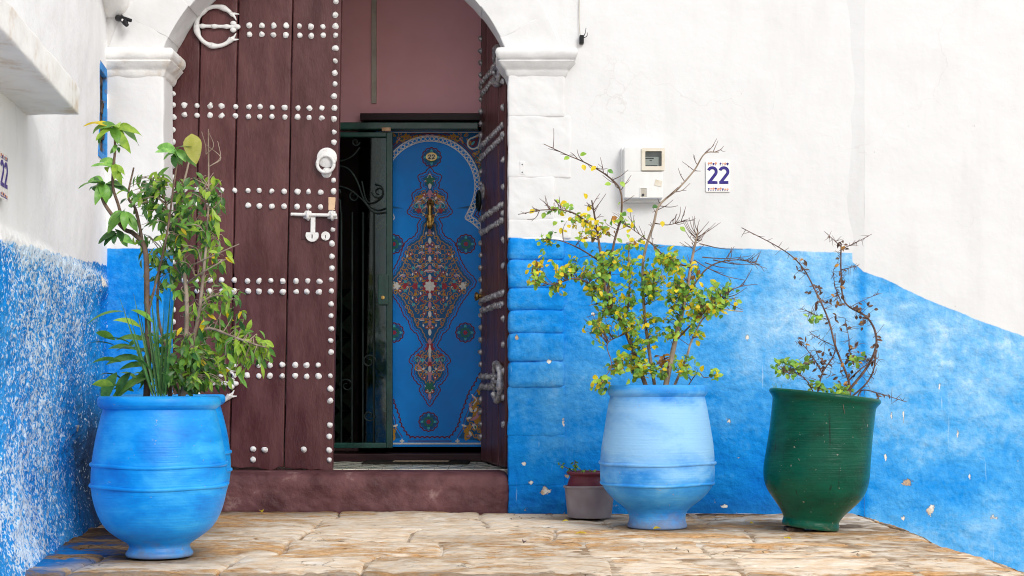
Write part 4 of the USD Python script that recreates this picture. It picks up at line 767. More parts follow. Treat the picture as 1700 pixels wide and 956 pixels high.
for cy, s in ((333, 1), (608, -1)):   # the two end finials
    both('gold', scroll(ACX + 14, cy - s * 3, 6, 190, 1.2, 1.0)); both('gold', petal(ACX + 9, cy - s * 4, 10, 5, -20 * s)); both('white', petal(ACX + 9, cy - s * 2, 5, 3.4, -60 * s))
    both('aqua', scroll(ACX + 15, cy + s * 10, 6, 170, 1.1, 0.8)); both('aqua', flower(ACX + 12, cy + s * 10, 4, 4)); both('pink', ln(H_([(0, cy - s * 14), (8, cy - s * 8), (20, cy + s * 1), (14, cy + s * 16), (4, cy + s * 4)]), 0.7))
    both('pink', petal(ACX, cy - s * 8, 10, 7, -90 * s), False); both('red', petal(ACX, cy + s * 8, 12, 7, -90 * s), False); both('red', flower(ACX + 18, cy + s * 17, 4.6, 5)); both('white', petal(ACX, cy + s * 26, 13, 4, -90 * s), False)
    both('green', flower(ACX, cy - s * 34, 9, 5, -90 * s), False); both('white', ln(H_([(-8, cy - s * 32), (0, cy - s * 44), (8, cy - s * 32)]), 0.6), False)
both('red', flower(ACX, 577, 9, 5, 90), False); both('white', petal(ACX, 572, 9, 3, 90), False)
for cx, cy in ((ACX + 3, 261), (ACX + 60, 405), (ACX - 60, 405), (ACX + 59, 552), (ACX - 59, 552), (ACX - 2, 700)):     # round rosettes
    both('maroon', sg.Polygon([(cx + (15.4 + 0.8 * math.cos(12 * t)) * math.cos(t), cy + (15.4 + 0.8 * math.cos(12 * t)) * math.sin(t)) for t in np.linspace(0, 2 * PI, 80)]).boundary.buffer(1.1), False)
    both('teal', sg.Point(cx, cy).buffer(13.6), False); both('green', sa.rotate(sg.box(cx - 6, cy - 6, cx + 6, cy + 6), 0).boundary.buffer(1.0), False); both('green', sa.rotate(sg.box(cx - 6, cy - 6, cx + 6, cy + 6), 45).boundary.buffer(0.9), False)
    for k in range(4): both('aqua', petal(cx + 7.5 * math.cos(k * PI / 2), cy + 7.5 * math.sin(k * PI / 2), 5.5, 4.2, 90 * k), False)
    both('red', flower(cx, cy, 4, 6), False); both('gold', sg.Point(cx, cy).buffer(1.2), False)
# horseshoe band
arc = [(ACX + 79 * math.sin(t), 309 - 79 * math.cos(t)) for t in np.linspace(0, PI * 0.60, 40)]
arc = arc + [(ACX + 70, 347), (ACX + 63, 361), (ACX + 72, 366), (ACX + 88, 380)]
band = sg.LineString(arc); both('white', band.parallel_offset(4.2, 'left').buffer(0.75)); both('white', band.parallel_offset(-4.2, 'left').buffer(0.75))
n = int(band.length / 2.2); zig = []
for sgn in (1, -1):
    pts = []
    for k in range(n + 1):
        p = np.array(band.interpolate(k / n, normalized=True).coords[0]); q2 = np.array(band.interpolate(min(k / n + 0.004, 1), normalized=True).coords[0]) - np.array(band.interpolate(max(k / n - 0.004, 0), normalized=True).coords[0]); q2 /= max(np.linalg.norm(q2), 1e-6)
        pts.append(p + np.array([q2[1], -q2[0]]) * 3.4 * sgn * math.sin(k * 0.95))
    both('white', sg.LineString(pts).buffer(0.62))
for o, w in ((-8.5, 0.9), (-12.5, 1.0)): both('maroon', band.parallel_offset(-o, 'right').buffer(w))
spand = sg.box(ACX, 220, pl[1] - 1, 346).difference(sg.Polygon(arc[:40] + [(ACX, 350)]).buffer(5.4))
both('teal', spand)
for x, y, r, a, fl_ in ((ACX + 20, 226, 4, 0, 1), (ACX + 36, 228, 4, 180, -1), (ACX + 50, 232, 5, 30, 1), (ACX + 62, 236, 4, 200, 1), (ACX + 86, 262, 4, 90, 1), (ACX + 88, 274, 4, 270, -1), (ACX + 88, 290, 3.5, 90, 1)): both('gold', scroll(x, y, r, a, 1.1, 0.8, fl_)); both('gold', petal(x + 3, y, 7, 3, a + 40))
for row in range(0, 17):
    for col in range(0, 12):
        x, y = ACX + 4 + col * 7.8 + (3.9 if row % 2 else 0), 225.5 + row * 7.0
        if not spand.buffer(-2.2).contains(sg.Point(x, y)) or math.hypot(x - ACX - 73, y - 238) < 15: continue
        k = (row + col * 2) % 4; both('gold', scroll(x, y, 3.6, 70 * col, 1.0, 0.6, 1 if k % 2 else -1)); both(('gold', 'pink', 'gold', 'green')[k], petal(x - 2, y + 1, 6, 2.8, 50 * k + 30 * col))
both('pink', petal(ACX + 14, 226, 10, 4, 170)); both('pink', petal(ACX, 225, 8, 4, 0))
spade = unary_union([sg.Point(ACX + 72, 238).buffer(9.2), sg.Polygon([(ACX + 66, 231), (ACX + 80, 246), (ACX + 86, 222)])]); both('white', spade.boundary.buffer(1.2)); both('maroon', spade.buffer(-3)); both('aqua', petal(ACX + 69, 241, 9, 3.4, -50))
# lower corners
crn = [(ACX + 91, 612), (ACX + 84, 622), (ACX + 79, 630), (ACX + 74, 640), (ACX + 66, 652), (ACX + 62, 664), (ACX + 58, 676), (ACX + 52, 690), (ACX + 50, 704), (ACX + 40, 720), (ACX + 34, 727), (ACX, 727)]
cl = scal(crn, -2.4, 8.0); both('maroon', sg.LineString(cl).buffer(1.1)); both('maroon', sa.translate(sg.LineString(crn[:-2]), 5.5, 5.5).buffer(0.6)); both('maroon', ln([(ACX + 36, 732), (ACX, 732)], 0.6))
both('teal', sg.Polygon([(x + 8, y + 7) for x, y in crn[:-2]] + [(ACX + 91, 733), (ACX + 91, 640)]).buffer(0))
for x, y, r, a, f_ in ((ACX + 82, 648, 7, 200, 1), (ACX + 78, 672, 6, 0, -1), (ACX + 72, 690, 7, 180, 1), (ACX + 82, 704, 8, 90, -1), (ACX + 66, 712, 6, 20, 1), (ACX + 86, 722, 6, 200, 1), (ACX + 58, 724, 5, 180, -1)): both('gold', scroll(x, y, r, a, 1.25, 1.0, f_)); both('gold', petal(x, y, 11, 6, a + 130)); both('gold', petal(x, y, 8, 4, a + 250))
corner = sg.Polygon([(x + 9, y + 8) for x, y in crn[:-2]] + [(ACX + 91, 733), (ACX + 91, 640)]).buffer(-2)
for row in range(0, 14):
    for col in range(0, 7):
        x, y = ACX + 38 + col * 8.6 + (4.3 if row % 2 else 0), 628 + row * 7.8
        if not corner.contains(sg.Point(x, y)): continue
        k = (row * 3 + col * 2) % 4; both('gold', scroll(x, y, 4.6, 50 * col, 1.15, 0.75, 1 if k % 2 else -1))
        both(('white', 'gold', 'pink', 'gold')[k], petal(x - 3, y + 2, 8.5, 3.8, 60 * k + 20 * row))
both('white', petal(ACX + 66, 676, 9, 5, 60)); both('pink', petal(ACX + 68, 698, 16, 5, -30)); both('white', petal(ACX + 74, 704, 9, 6, 80)); both('green', petal(ACX + 75, 706, 6, 3, 80)); both('white', ln([(ACX + 70, 655), (ACX + 78, 664), (ACX + 72, 672)], 0.9)); both('white', flower(ACX + 46, 732, 4, 4)); both('white', flower(ACX + 88, 735, 4, 4))
lay['white'] += [sg.box(pl[0], 735, pl[1], 737.6), sg.box(pl[0], 218.4, pl[1], 220.2)]
for lev, (k, mt, nm) in enumerate((('teal', m_dteal, 'ground_paint'), ('maroon', m_omaroon, 'outline_paint'), ('gold', m_gold, 'scroll_paint'), ('pink', m_opink, 'pink_petals'), ('red', m_ored, 'crimson_flowers'), ('aqua', m_oaqua, 'aqua_flowers'), ('white', m_owhite, 'white_flowers'), ('green', m_ogreen, 'green_leaves'))):
    g = unary_union(lay[k]).buffer(0).intersection(clip).simplify(0.08)
    g = sa.affine_transform(g, [DS, 0, 0, -DS, -CX * DS, CAMZ + CY * DS])
    obj(nm, upright(poly_mesh(g, 0.0006 + 0.0003 * lev), (0, DY + 0.0002, 0)), mt, pdoor)
# number plate and hand knocker on the painted door
ov = sa.scale(sg.Point(0, 0).buffer(1), 8.6 * DS, 6.2 * DS); cxp, czp = dX(716.5), dZ(260.5)
np_ = obj('number_plate', upright(poly_mesh(ov, 0.006), (cxp, DY - 0.002, czp)), paint('cream_enamel', (0.62, 0.56, 0.36), (0.70, 0.65, 0.46), rough=0.25, bump=0), pdoor)
tm = meshkit.text_mesh('22', 0.024, 0.0015, bold=True); tm.apply_translation((-tm.bounds.mean(0)[0], -tm.bounds.mean(0)[1], 0)); obj('number', upright(tm, (cxp, DY - 0.0081, czp)), m_ink, np_)
bo = upright(poly_mesh(ov.boundary.buffer(0.0022), 0.009), (cxp, DY - 0.002, czp)); obj('rim', bo, m_brass, np_)
hx, hz = dX(714.5), dZ(344)
hk = [tube([(hx, DY - 0.01, hz + 0.02), (hx, DY - 0.04, hz), (hx, DY - 0.045, hz - 0.05)], 0.016, 0.013, 12)]
hand = rbox((hx - 0.018, DY - 0.062, hz - 0.098), (hx + 0.018, DY - 0.03, hz - 0.045), 0.013, step=0.006); hk.append(hand)
for k in range(4): hk.append(tube([(hx - 0.013 + k * 0.0088, DY - 0.055, hz - 0.085), (hx - 0.012 + k * 0.008, DY - 0.060, hz - 0.108), (hx - 0.010 + k * 0.0068, DY - 0.048, hz - 0.122 - (k in (1, 2)) * 0.004)], 0.0052, 0.004, 8))
hk.append(tube([(hx + 0.017, DY - 0.05, hz - 0.062), (hx + 0.020, DY - 0.058, hz - 0.085), (hx + 0.014, DY - 0.06, hz - 0.098)], 0.006, 0.0045, 8))
cf = lathe([(0.022, 0), (0.022, 0.006), (0.012, 0.012), (0.0003, 0.014)], 20, dense=False); hk.append(upright(cf, (hx, DY - 0.001, hz + 0.02)))
obj('hand_knocker', hk, m_brass, pdoor, smooth=50)

# ================================================================ GREEN GLAZED GATE
gate = thing('glazed_gate', (-1.0, VB - .12, 0.22), 'dark green glazed gate with iron scrolls to the left of the blue door', 'gate')
GY = VB - 0.14; GS = (GY + 7) / F
gX = lambda px: (px - CX) * GS
gZ = lambda py: CAMZ + (CY - py) * GS
obj('stile', rbox((gX(641), GY, gZ(744)), (gX(651.5), GY + 0.045, gZ(219)), 0.004), m_green_gate, gate)
obj('stile', rbox((gX(530), GY, gZ(744)), (gX(541), GY + 0.045, gZ(219)), 0.004), m_green_gate, gate)
obj('rail', rbox((gX(541), GY + 0.002, gZ(227)), (gX(641), GY + 0.043, gZ(219)), 0.004), m_green_gate, gate)
obj('rail', rbox((gX(541), GY + 0.002, gZ(744)), (gX(641), GY + 0.043, gZ(735)), 0.004), m_green_gate, gate)
obj('head_beam', rbox((gX(525), GY - 0.01, gZ(215)), (-0.185, GY + 0.06, gZ(203)), 0.006), m_green_gate, gate)
obj('glass_pane', rbox((gX(541), GY + 0.024, gZ(735)), (gX(641), GY + 0.028, gZ(227)), 0.0005), m_hand_pane, gate)
lb = obj('lock_case', rbox((gX(628), GY - 0.012, gZ(506)), (gX(645), GY + 0.0, gZ(456)), 0.003), m_green_gate, gate)
obj('lock_cylinder', upright((lambda c: c)(lathe([(0.010, 0), (0.010, 0.006), (0.0003, 0.007)], 16, dense=False)), (gX(636), GY - 0.012, gZ(494))), m_brass, lb, smooth=40)
obj('hinge_block', rbox((gX(634), GY - 0.014, gZ(218)), (gX(649), GY + 0.01, gZ(212)), 0.003), m_wood, gate)
def gpt(px, py): return (gX(px), GY + 0.012, gZ(py))
def gscroll(cx, cy, r, a0, turns, flip):
    t = np.linspace(0, 1, 24); rr = r * (1 - 0.75 * t); th = math.radians(a0) + flip * 2 * PI * turns * t
    return [gpt(cx + a * math.cos(b), cy - a * math.sin(b)) for a, b in zip(rr, th)]
for pts in ([(541, 266), (566, 266), (585, 258), (597, 244)], [(541, 272), (575, 278), (592, 300), (606, 335), (625, 348), (641, 345)], [(541, 306), (575, 312), (600, 330), (620, 352), (641, 352)], [(600, 300), (610, 335), (632, 328), (634, 310), (622, 305)], [(560, 330), (565, 345), (566, 470)]):
    obj('iron_scroll', tube([gpt(*p) for p in pts], 0.0048, 0.004, 8), m_iron, gate, smooth=True)
for c in ((588, 326, 9, 90, 1.2, 1), (590, 235, 7, 0, 1.2, -1), (628, 318, 11, 180, 1.3, 1), (556, 320, 9, 0, 1.3, 1), (612, 600, 12, 0, 1.3, 1), (575, 640, 12, 180, 1.3, -1), (612, 690, 10, 0, 1.3, -1)):
    obj('iron_scroll', tube(gscroll(*c), 0.0045, 0.003, 8, smooth=False), m_iron, gate, smooth=True)
for px in (566, 584, 602, 620): obj('iron_bar', tube([gpt(px, 735), gpt(px, 352)], 0.0052, sides=8, smooth=False), m_iron, gate, smooth=True)

# doormat
dmx = thing('doormat', (-0.5, 0.85, 0.18), 'dark doormat with a beige stripe on the tiled floor before the blue door', 'doormat')
obj('mat', rbox((-0.80, 0.70, 0.1805), (-0.23, 0.98, 0.192), 0.005, step=0.03, noise=0.002), m_mat, dmx, smooth=True)
obj('stripe', rbox((-0.64, 0.77, 0.186), (-0.34, 0.90, 0.1945), 0.003, step=0.03, noise=0.001), m_mat_light, dmx, smooth=True)

# ================================================================ THINGS ON THE WALLS
met = thing('electric_meter', (P(1068, 330, 0)[0], 0, 1.49), 'white plastic electricity meter box with a rust-stained window on the white wall', 'meter box')
MY = -0.085; mx = lambda px: (px - CX) * (MY + 7) / F; mz = lambda py: CAMZ + (CY - py) * (MY + 7) / F
body = [rbox((mx(1036), MY, mz(262)), (mx(1063), 0.01, mz(243)), 0.006), ]
obj('case', [rbox((mx(1036), MY, mz(329)), (mx(1101), 0.012, mz(284)), 0.007), rbox((mx(1036), MY + 0.0003, mz(285.5)), (mx(1066), 0.012, mz(243)), 0.007), rbox((mx(1064), MY + 0.03, mz(286)), (mx(1101), 0.012, mz(243.5)), 0.005)], m_meter, met, smooth=30)
obj('back_plate', rbox((mx(1033), -0.03, mz(333)), (mx(1103), 0.012, mz(241)), 0.006), m_meter, met, smooth=30)
wfr = sg.box(mx(1065), mz(283), mx(1103.5), mz(246)).buffer(-0.004).buffer(0.004).difference(sg.box(mx(1071), mz(276), mx(1098.5), mz(251)).buffer(-0.004).buffer(0.004))
wn = obj('window', upright(poly_mesh(wfr, 0.035), (0, MY + 0.028, 0)), m_meter_frame, met)
obj('inside', box((mx(1069), MY + 0.024, mz(278)), (mx(1100), MY + 0.0295, mz(249))), m_dial_back, wn)
obj('dial_card', box((mx(1070.5), MY + 0.016, mz(276.5)), (mx(1094), MY + 0.0235, mz(259.5))), m_dial, wn)
obj('print', [box((mx(1071.5), MY + 0.0145, mz(263)), (mx(1086), MY + 0.0157, mz(261))), box((mx(1079), MY + 0.0145, mz(266.5)), (mx(1083), MY + 0.0157, mz(265))), box((mx(1071.5), MY + 0.0145, mz(274.8)), (mx(1092), MY + 0.0157, mz(273.3)))], m_ink, wn)
obj('glass', box((mx(1070.5), MY + 0.006, mz(276.5)), (mx(1099), MY + 0.008, mz(250.5))), m_clear_pane, wn)
lk = obj('seal_recess', upright(poly_mesh(sg.box(mx(1062), mz(328.5), mx(1075), mz(311)).difference(sg.box(mx(1063.3), mz(327), mx(1073.5), mz(312.3))), 0.004), (0, MY + 0.001, 0)), m_meter, met)
obj('recess_floor', box((mx(1063), MY - 0.0006, mz(327.4)), (mx(1074), MY + 0.001, mz(312))), m_trunking, lk)
sc = lathe([(0.006, 0), (0.006, 0.004), (0.0003, 0.005)], 12, dense=False); obj('seal_screw', upright(sc, (mx(1067.5), MY - 0.0008, mz(323.5))), m_ink, lk)
obj('paper_scrap', frame_to(box((mx(1087), MY - 0.0022, mz(309)), (mx(1099), MY - 0.0003, mz(299))), trimesh.transformations.rotation_matrix(0.2, (0, 1, 0), (mx(1093), 0, mz(304)))), m_meter_frame, met)

def digit2(h):
    """a bold 2 drawn in a box of height h, lower left corner at the origin"""
    a = np.linspace(math.radians(160), math.radians(-38), 22); r = 0.235 * h
    pts = [(0.285 * h + r * math.cos(t), 0.715 * h + r * math.sin(t)) for t in a] + [(0.10 * h, 0.09 * h)]
    s = sg.LineString(pts).buffer(0.088 * h, cap_style=2).union(sg.box(0.015 * h, 0, 0.55 * h, 0.165 * h)); return s
def number_tile(name_label, place, parent_loc, hh, faces):
    t = thing('number_tile', parent_loc, name_label, 'number tile')
    W, Hh = 0.117, 0.148
    def go(nm, shp, z0, dep, mt):
        g = poly_mesh(shp, dep); g.apply_translation((0, 0, z0)); obj(nm, trimesh.Trimesh(place(np.array(g.vertices)), g.faces, process=False), mt, t)
    go('tile', sg.box(-W / 2, -Hh / 2, W / 2, Hh / 2).buffer(-0.003).buffer(0.003), 0, 0.006, m_tile_white)
    d = digit2(0.082); go('numeral', unary_union([sa.translate(d, -0.052, -0.036), sa.translate(d, 0.004, -0.036), sg.box(-0.013, -0.036, -0.003, -0.0245)]), 0.0062, 0.0012, m_navy)
    r = random.Random(5); nv, orr = [], []
    for y in (0.0625, -0.0605):
        for k in range(9):
            x = -0.045 + k * 0.0113
            if k == 4 and y > 0: continue
            (nv if (k * 7 + (y > 0)) % 3 == 0 else orr).append(sg.Point(x, y + r.uniform(-.002, .002)).buffer(0.0048 + r.uniform(-.001, .001)))
            nv.append(sa.rotate(sg.box(x - 0.004, y - 0.0085, x + 0.0015, y - 0.0060), r.uniform(-30, 30)))
    go('ornament', unary_union(orr), 0.0062, 0.0006, m_orange_glaze); go('blue_ornament', unary_union(nv), 0.0062, 0.0010, m_navy)
c = P(1192.5, 292.5, -0.012)
number_tile('white tile with navy 22 right of the meter box on the white wall', lambda v: np.column_stack([c[0] + v[:, 0], -0.001 - v[:, 2], c[2] + v[:, 1]]), (c[0], 0, c[2] - 0.075), 0, 0)
TS = 2.345
base = on_left(TS, 0.012, 0)
number_tile('foreshortened white tile with navy 22 on the left wall under the slab', lambda v: base + Ld * (-v[:, :1]) + (np.array([1.0, 0.129, 0]) / SL) * v[:, 2:] + np.array([0, 0, 1.0]) * (v[:, 1:2] + CAMZ + (CY - 292) * 4.67 / F), (base[0], base[1], 1.2), 0, 0)

cb = thing('wire', (P(965, 60, 0)[0], 0, 2.25), 'thin dark wire ending in a clip on the white wall above the meter', 'wire')
obj('wire_run', tube([P(961.5, -260, -0.008), P(962, -40, -0.009), P(961.5, 20, -0.010), P(962.5, 52, -0.012), P(965, 62, -0.02)], 0.0022, sides=6), m_trunking, cb, smooth=True)
obj('clip', [rbox(P(962, 72, -0.03), P(969, 60, -0.002), 0.004), tube([P(966, 64, -0.02), P(971, 56, -0.04), P(973, 46, -0.045)], 0.0022, 0.0014), tube([P(966, 64, -0.02), P(974, 60, -0.035), P(975, 54, -0.04)], 0.002, 0.0014)], m_black, cb, smooth=30)
bk = thing('lamp_bracket', P(207, 36, -0.06), 'small broken black lamp bracket in the corner above the left capital', 'bracket')
obj('stub', [tube([P(196, 30, -0.01), P(205, 31, -0.06), P(218, 34, -0.07)], 0.016, 0.008, 10), tube([P(205, 32, -0.06), P(208, 38, -0.075), P(211, 42, -0.08)], 0.017, 0.010, 10), rbox(P(199, 34, -0.06), P(207, 27, -0.03), 0.006)], m_black, bk, smooth=40)
obj('white_flake', rbox(P(201, 35, -0.085), P(206, 32, -0.07), 0.004), m_white, bk)
sp = thing('wall_plate', P(867, 280, 0), 'small painted-over plate with two screw holes on the right pilaster', 'plate')
obj('plate', rbox(P(863, 289, -0.0125), P(871, 268, -0.004), 0.002), m_front, sp, smooth=30)
for y in (273, 286): obj('screw_hole', upright(lathe([(0.0032, 0), (0.0032, 0.0015), (0.0003, 0.002)], 10, dense=False), P(867, y, -0.0120)), m_ink, sp)

# ================================================================ POTS
def pot(name, base, profile, mat, label, cat='plant pot', bands=(), tilt=0.0, soil_r=0.185, soil_z=0.5, seed=0, group=None, noise=0.0016, rz=0.0, rough_rim=True):
    T = trimesh.transformations.translation_matrix(base) @ trimesh.transformations.rotation_matrix(tilt, (0, 1, 0)) @ trimesh.transformations.rotation_matrix(rz, (0, 0, 1))
    t = thing(name, base, label, cat, group)
    b = lathe(profile, 112, True, wob=0.010, seed=seed, noise=noise); obj('body', frame_to(b, T), mat, t, smooth=True)
    for z in bands:
        rr = np.interp(z, [p[1] for p in profile if p[0] > 0.1][:bands_end(profile)], [p[0] for p in profile if p[0] > 0.1][:bands_end(profile)])
        a = np.linspace(0, 2 * PI, 97); ring = np.stack([(rr + 0.0005) * np.cos(a), (rr + 0.0005) * np.sin(a), z + 0.0025 * np.sin(a * 2 + seed) + 0.0015 * np.sin(a * 5)], 1)
        obj('raised_band', frame_to(tube(ring, 0.0068, sides=10, smooth=False, knobs=lambda u: 1 + 0.12 * np.sin(u * 40)), T), mat, t, smooth=True)
    g = np.linspace(0, 1, 16); a = np.linspace(0, 2 * PI, 40, endpoint=False)
    v = np.stack([soil_r * g[:, None] * np.cos(a), soil_r * g[:, None] * np.sin(a), np.zeros((16, 40))], -1).reshape(-1, 3); v[:, 2] = soil_z + (meshkit.fbm(v * 26, 4, seed) - 0.5) * 0.04
    i = np.arange(len(v)).reshape(16, 40); j = np.roll(i, -1, 1); qd = np.stack([i[:-1], i[1:], j[1:], j[:-1]], -1).reshape(-1, 4)
    obj('soil', frame_to(trimesh.Trimesh(v, np.vstack([qd[:, [0, 1, 2]], qd[:, [0, 2, 3]]]), process=False), T), m_soil, t, smooth=True)
    return t
def bands_end(profile): return next(i for i, p in enumerate([q for q in profile if q[0] > 0.1]) if p[1] >= max(q[1] for q in profile) - 0.06)
blue_prof = [(0.0003, 0.0), (0.10, 0.0), (0.117, 0.002), (0.120, 0.012), (0.112, 0.024), (0.108, 0.036), (0.116, 0.048), (0.148, 0.068), (0.188, 0.100), (0.216, 0.145), (0.234, 0.20), (0.241, 0.25), (0.2415, 0.29), (0.238, 0.335), (0.228, 0.40), (0.213, 0.465), (0.200, 0.510), (0.1985, 0.516), (0.206, 0.520), (0.2165, 0.530), (0.219, 0.545), (0.214, 0.558), (0.203, 0.562), (0.193, 0.555), (0.187, 0.52), (0.186, 0.47)]
blue_prof = [(r_ * 0.968, z_) for r_, z_ in blue_prof]
A_ = (-1.239, -1.90); B_ = (-1.386, -1.08); C_ = (0.626, -0.75); D_ = (1.262, -0.86)
tz = terrace_z
pot('plant_pot', (A_[0], A_[1], tz(A_[0])), blue_prof, m_pot_blue, 'bright blue pot with two raised bands, nearest the viewer at the left wall', bands=(0.323, 0.25), seed=1)
pot('plant_pot', (B_[0], B_[1], tz(B_[0])), blue_prof, m_pot_blue, 'bright blue pot mostly hidden behind the nearer pot at the left wall', bands=(0.323, 0.25), seed=2)
faded = [(0.0003, 0.0), (0.11, 0.0), (0.127, 0.002), (0.128, 0.012), (0.122, 0.030), (0.122, 0.050), (0.130, 0.072), (0.152, 0.094), (0.184, 0.118), (0.216, 0.150), (0.238, 0.185), (0.2455, 0.215), (0.2455, 0.28), (0.240, 0.35), (0.229, 0.42), (0.216, 0.50), (0.2045, 0.556), (0.2025, 0.563), (0.208, 0.568), (0.2145, 0.580), (0.2145, 0.598), (0.208, 0.610), (0.198, 0.612), (0.190, 0.600), (0.187, 0.56), (0.186, 0.52)]
pot('plant_pot', (C_[0], C_[1], tz(C_[0])), faded, m_pot_faded, 'chalky faded pale blue pot with two bands, right of the doorway', bands=(0.278, 0.192), soil_z=0.565, seed=3)
green = [(0.0003, 0.0), (0.105, 0.0), (0.119, 0.002), (0.121, 0.014), (0.118, 0.032), (0.122, 0.044), (0.138, 0.070), (0.172, 0.110), (0.201, 0.148), (0.218, 0.192), (0.2240, 0.245), (0.2215, 0.33), (0.2195, 0.40), (0.2185, 0.46), (0.218, 0.525), (0.220, 0.545), (0.227, 0.557), (0.2345, 0.566), (0.2360, 0.576), (0.230, 0.584), (0.220, 0.584), (0.208, 0.574), (0.196, 0.55), (0.194, 0.50)]
green = [(r_ * 0.985, z_ * 0.975) for r_, z_ in green]; TILT = 0.112
gb = (D_[0], D_[1], tz(D_[0]) + 0.118 * math.sin(TILT))
gp = pot('plant_pot', gb, green, m_pot_green, 'leaning dark green glazed pot with a rolled rim near the right wall', soil_r=0.194, soil_z=0.545, tilt=TILT, seed=4)
sh = thing('stone_chip', (D_[0] - 0.07, D_[1], tz(D_[0])), 'flat brown stone wedged under the leaning green pot', 'stone')
obj('stone', rbox((D_[0] - 0.105, D_[1] - 0.05, tz(1.2) - 0.006), (D_[0] - 0.03, D_[1] + 0.05, tz(1.2) + 0.017), 0.008, step=0.01, noise=0.004, nscale=30), m_rubble, sh, smooth=True)
E_ = (P(978.5, 0, -0.31)[0], -0.31)
tub = thing('plastic_tub', (E_[0], E_[1], tz(E_[0])), 'milky plastic tub holding the small maroon pot by the faded blue pot', 'tub')
tm = lathe([(0.0003, 0.001), (0.094, 0.001), (0.099, 0.004), (0.107, 0.07), (0.114, 0.138), (0.119, 0.139), (0.1205, 0.144), (0.119, 0.149), (0.113, 0.149), (0.1105, 0.140), (0.104, 0.07), (0.095, 0.006), (0.0003, 0.005)], 72, dense=False)
v = np.array(tm.vertices); aa = np.arctan2(v[:, 1], v[:, 0]); k = 1 + 0.012 * np.cos(3 * aa + 1) + 0.010 * np.cos(2 * aa); v[:, 0] *= k; v[:, 1] *= k; v[:, 2] *= 1 + 0.02 * np.cos(aa + 1); tm.vertices = v
obj('shell', frame_to(tm, trimesh.transformations.translation_matrix((E_[0], E_[1], tz(E_[0])))), m_tub, tub, smooth=40)
mprof = [(0.0003, 0.0), (0.06, 0.0), (0.068, 0.004), (0.080, 0.06), (0.089, 0.115), (0.090, 0.14), (0.084, 0.165), (0.077, 0.180), (0.079, 0.188), (0.089, 0.194), (0.093, 0.200), (0.090, 0.206), (0.082, 0.206), (0.076, 0.198), (0.074, 0.17)]
pot('plant_pot', (E_[0] - 0.012, E_[1], tz(E_[0]) + 0.006), mprof, m_pot_maroon, 'small maroon pot standing inside the milky plastic tub', soil_r=0.073, soil_z=0.185, seed=5)

# ================================================================ PLANTS
def leaf_mesh(base, direction, normal, length, width, curl=0.3, fold=0.25, shape=1.0, seg=6, wave=0.0, tip=1.5):
    d = np.asarray(direction, float); d /= np.linalg.norm(d); n = np.asarray(normal, float); n = n - d * (n @ d)
    n = n / np.linalg.norm(n) if np.linalg.norm(n) > 1e-6 else np.array([1.0, 0, 0]); side = np.cross(d, n)
    t = np.linspace(0, 1, seg + 1); w = width / 2 * np.clip(np.sin(PI * t ** shape), 0, None) ** 0.8 * (1 - 0.35 * t ** tip); w[0] = width * 0.03; w[-1] = 0.0004
    ang = curl * t; step = length / seg; c = np.zeros((seg + 1, 3)); nn = np.zeros((seg + 1, 3)); p = np.asarray(base, float).copy()
    for k in range(seg + 1):
        dk = d * math.cos(ang[k]) - n * math.sin(ang[k]); nk = n * math.cos(ang[k]) + d * math.sin(ang[k]); c[k] = p; nn[k] = nk; p = p + dk * step
    up = fold * w; wv = wave * width * np.sin(t * 9)
    L = c + side * w[:, None] + nn * (up + wv)[:, None]; R = c - side * w[:, None] + nn * (up - wv)[:, None]
    v = np.vstack([L, c, R]); i = np.arange(seg + 1); a, b, e = i, i + seg + 1, i + 2 * (seg + 1); f = []
    for k in range(seg):
        f += [(a[k], a[k + 1], b[k + 1]), (a[k], b[k + 1], b[k]), (b[k], b[k + 1], e[k + 1]), (b[k], e[k + 1], e[k])]
    return trimesh.Trimesh(v, np.array(f), process=False)
class Plant:
    def __init__(s, name, base, label, cat, seed, limit=300):
        s.t = thing(name, base, label, cat); s.r = random.Random(seed); s.limit = limit; s.twigs, s.all = [], []
    def stem(s, pts, r0, r1, mat, name='stem'): obj(name, tube(pts, r0, r1, 8, 8), mat, s.t, smooth=True)
    def twig(s, pts, r0, r1): s.twigs.append(tube(pts, r0, r1, 5, 4))
    def leaf(s, m, mat): s.all.append((m, mat))
    def done(s, twigmat):
        if s.twigs: obj('twigs', s.twigs, twigmat, s.t, smooth=True, kind='stuff')
        size = [-(m.area_faces.sum() ** 0.5) / (m.vertices[:, 1].mean() + 7) for m, _ in s.all]; extra = {}
        for k, j in enumerate(np.argsort(size, kind='stable')):        # the ones that show largest are parts of their own
            m, mat = s.all[j]
            if k < s.limit: obj('leaf', m, mat, s.t, smooth=True)
            else: extra.setdefault(str(mat.GetPath()), [mat]).append(m)
        for x in extra.values(): obj('small_leaves', x[1:], x[0], s.t, smooth=True, kind='stuff')
def rv(r, k=1.0): return np.array([r.gauss(0, k), r.gauss(0, k), r.gauss(0, k)])
def pick(r, table):
    x = r.random() * sum(w for _, w in table)
    for m, w in table:
        x -= w
        if x <= 0: return m
    return table[-1][0]
UP = np.array([0, 0, 1.0])

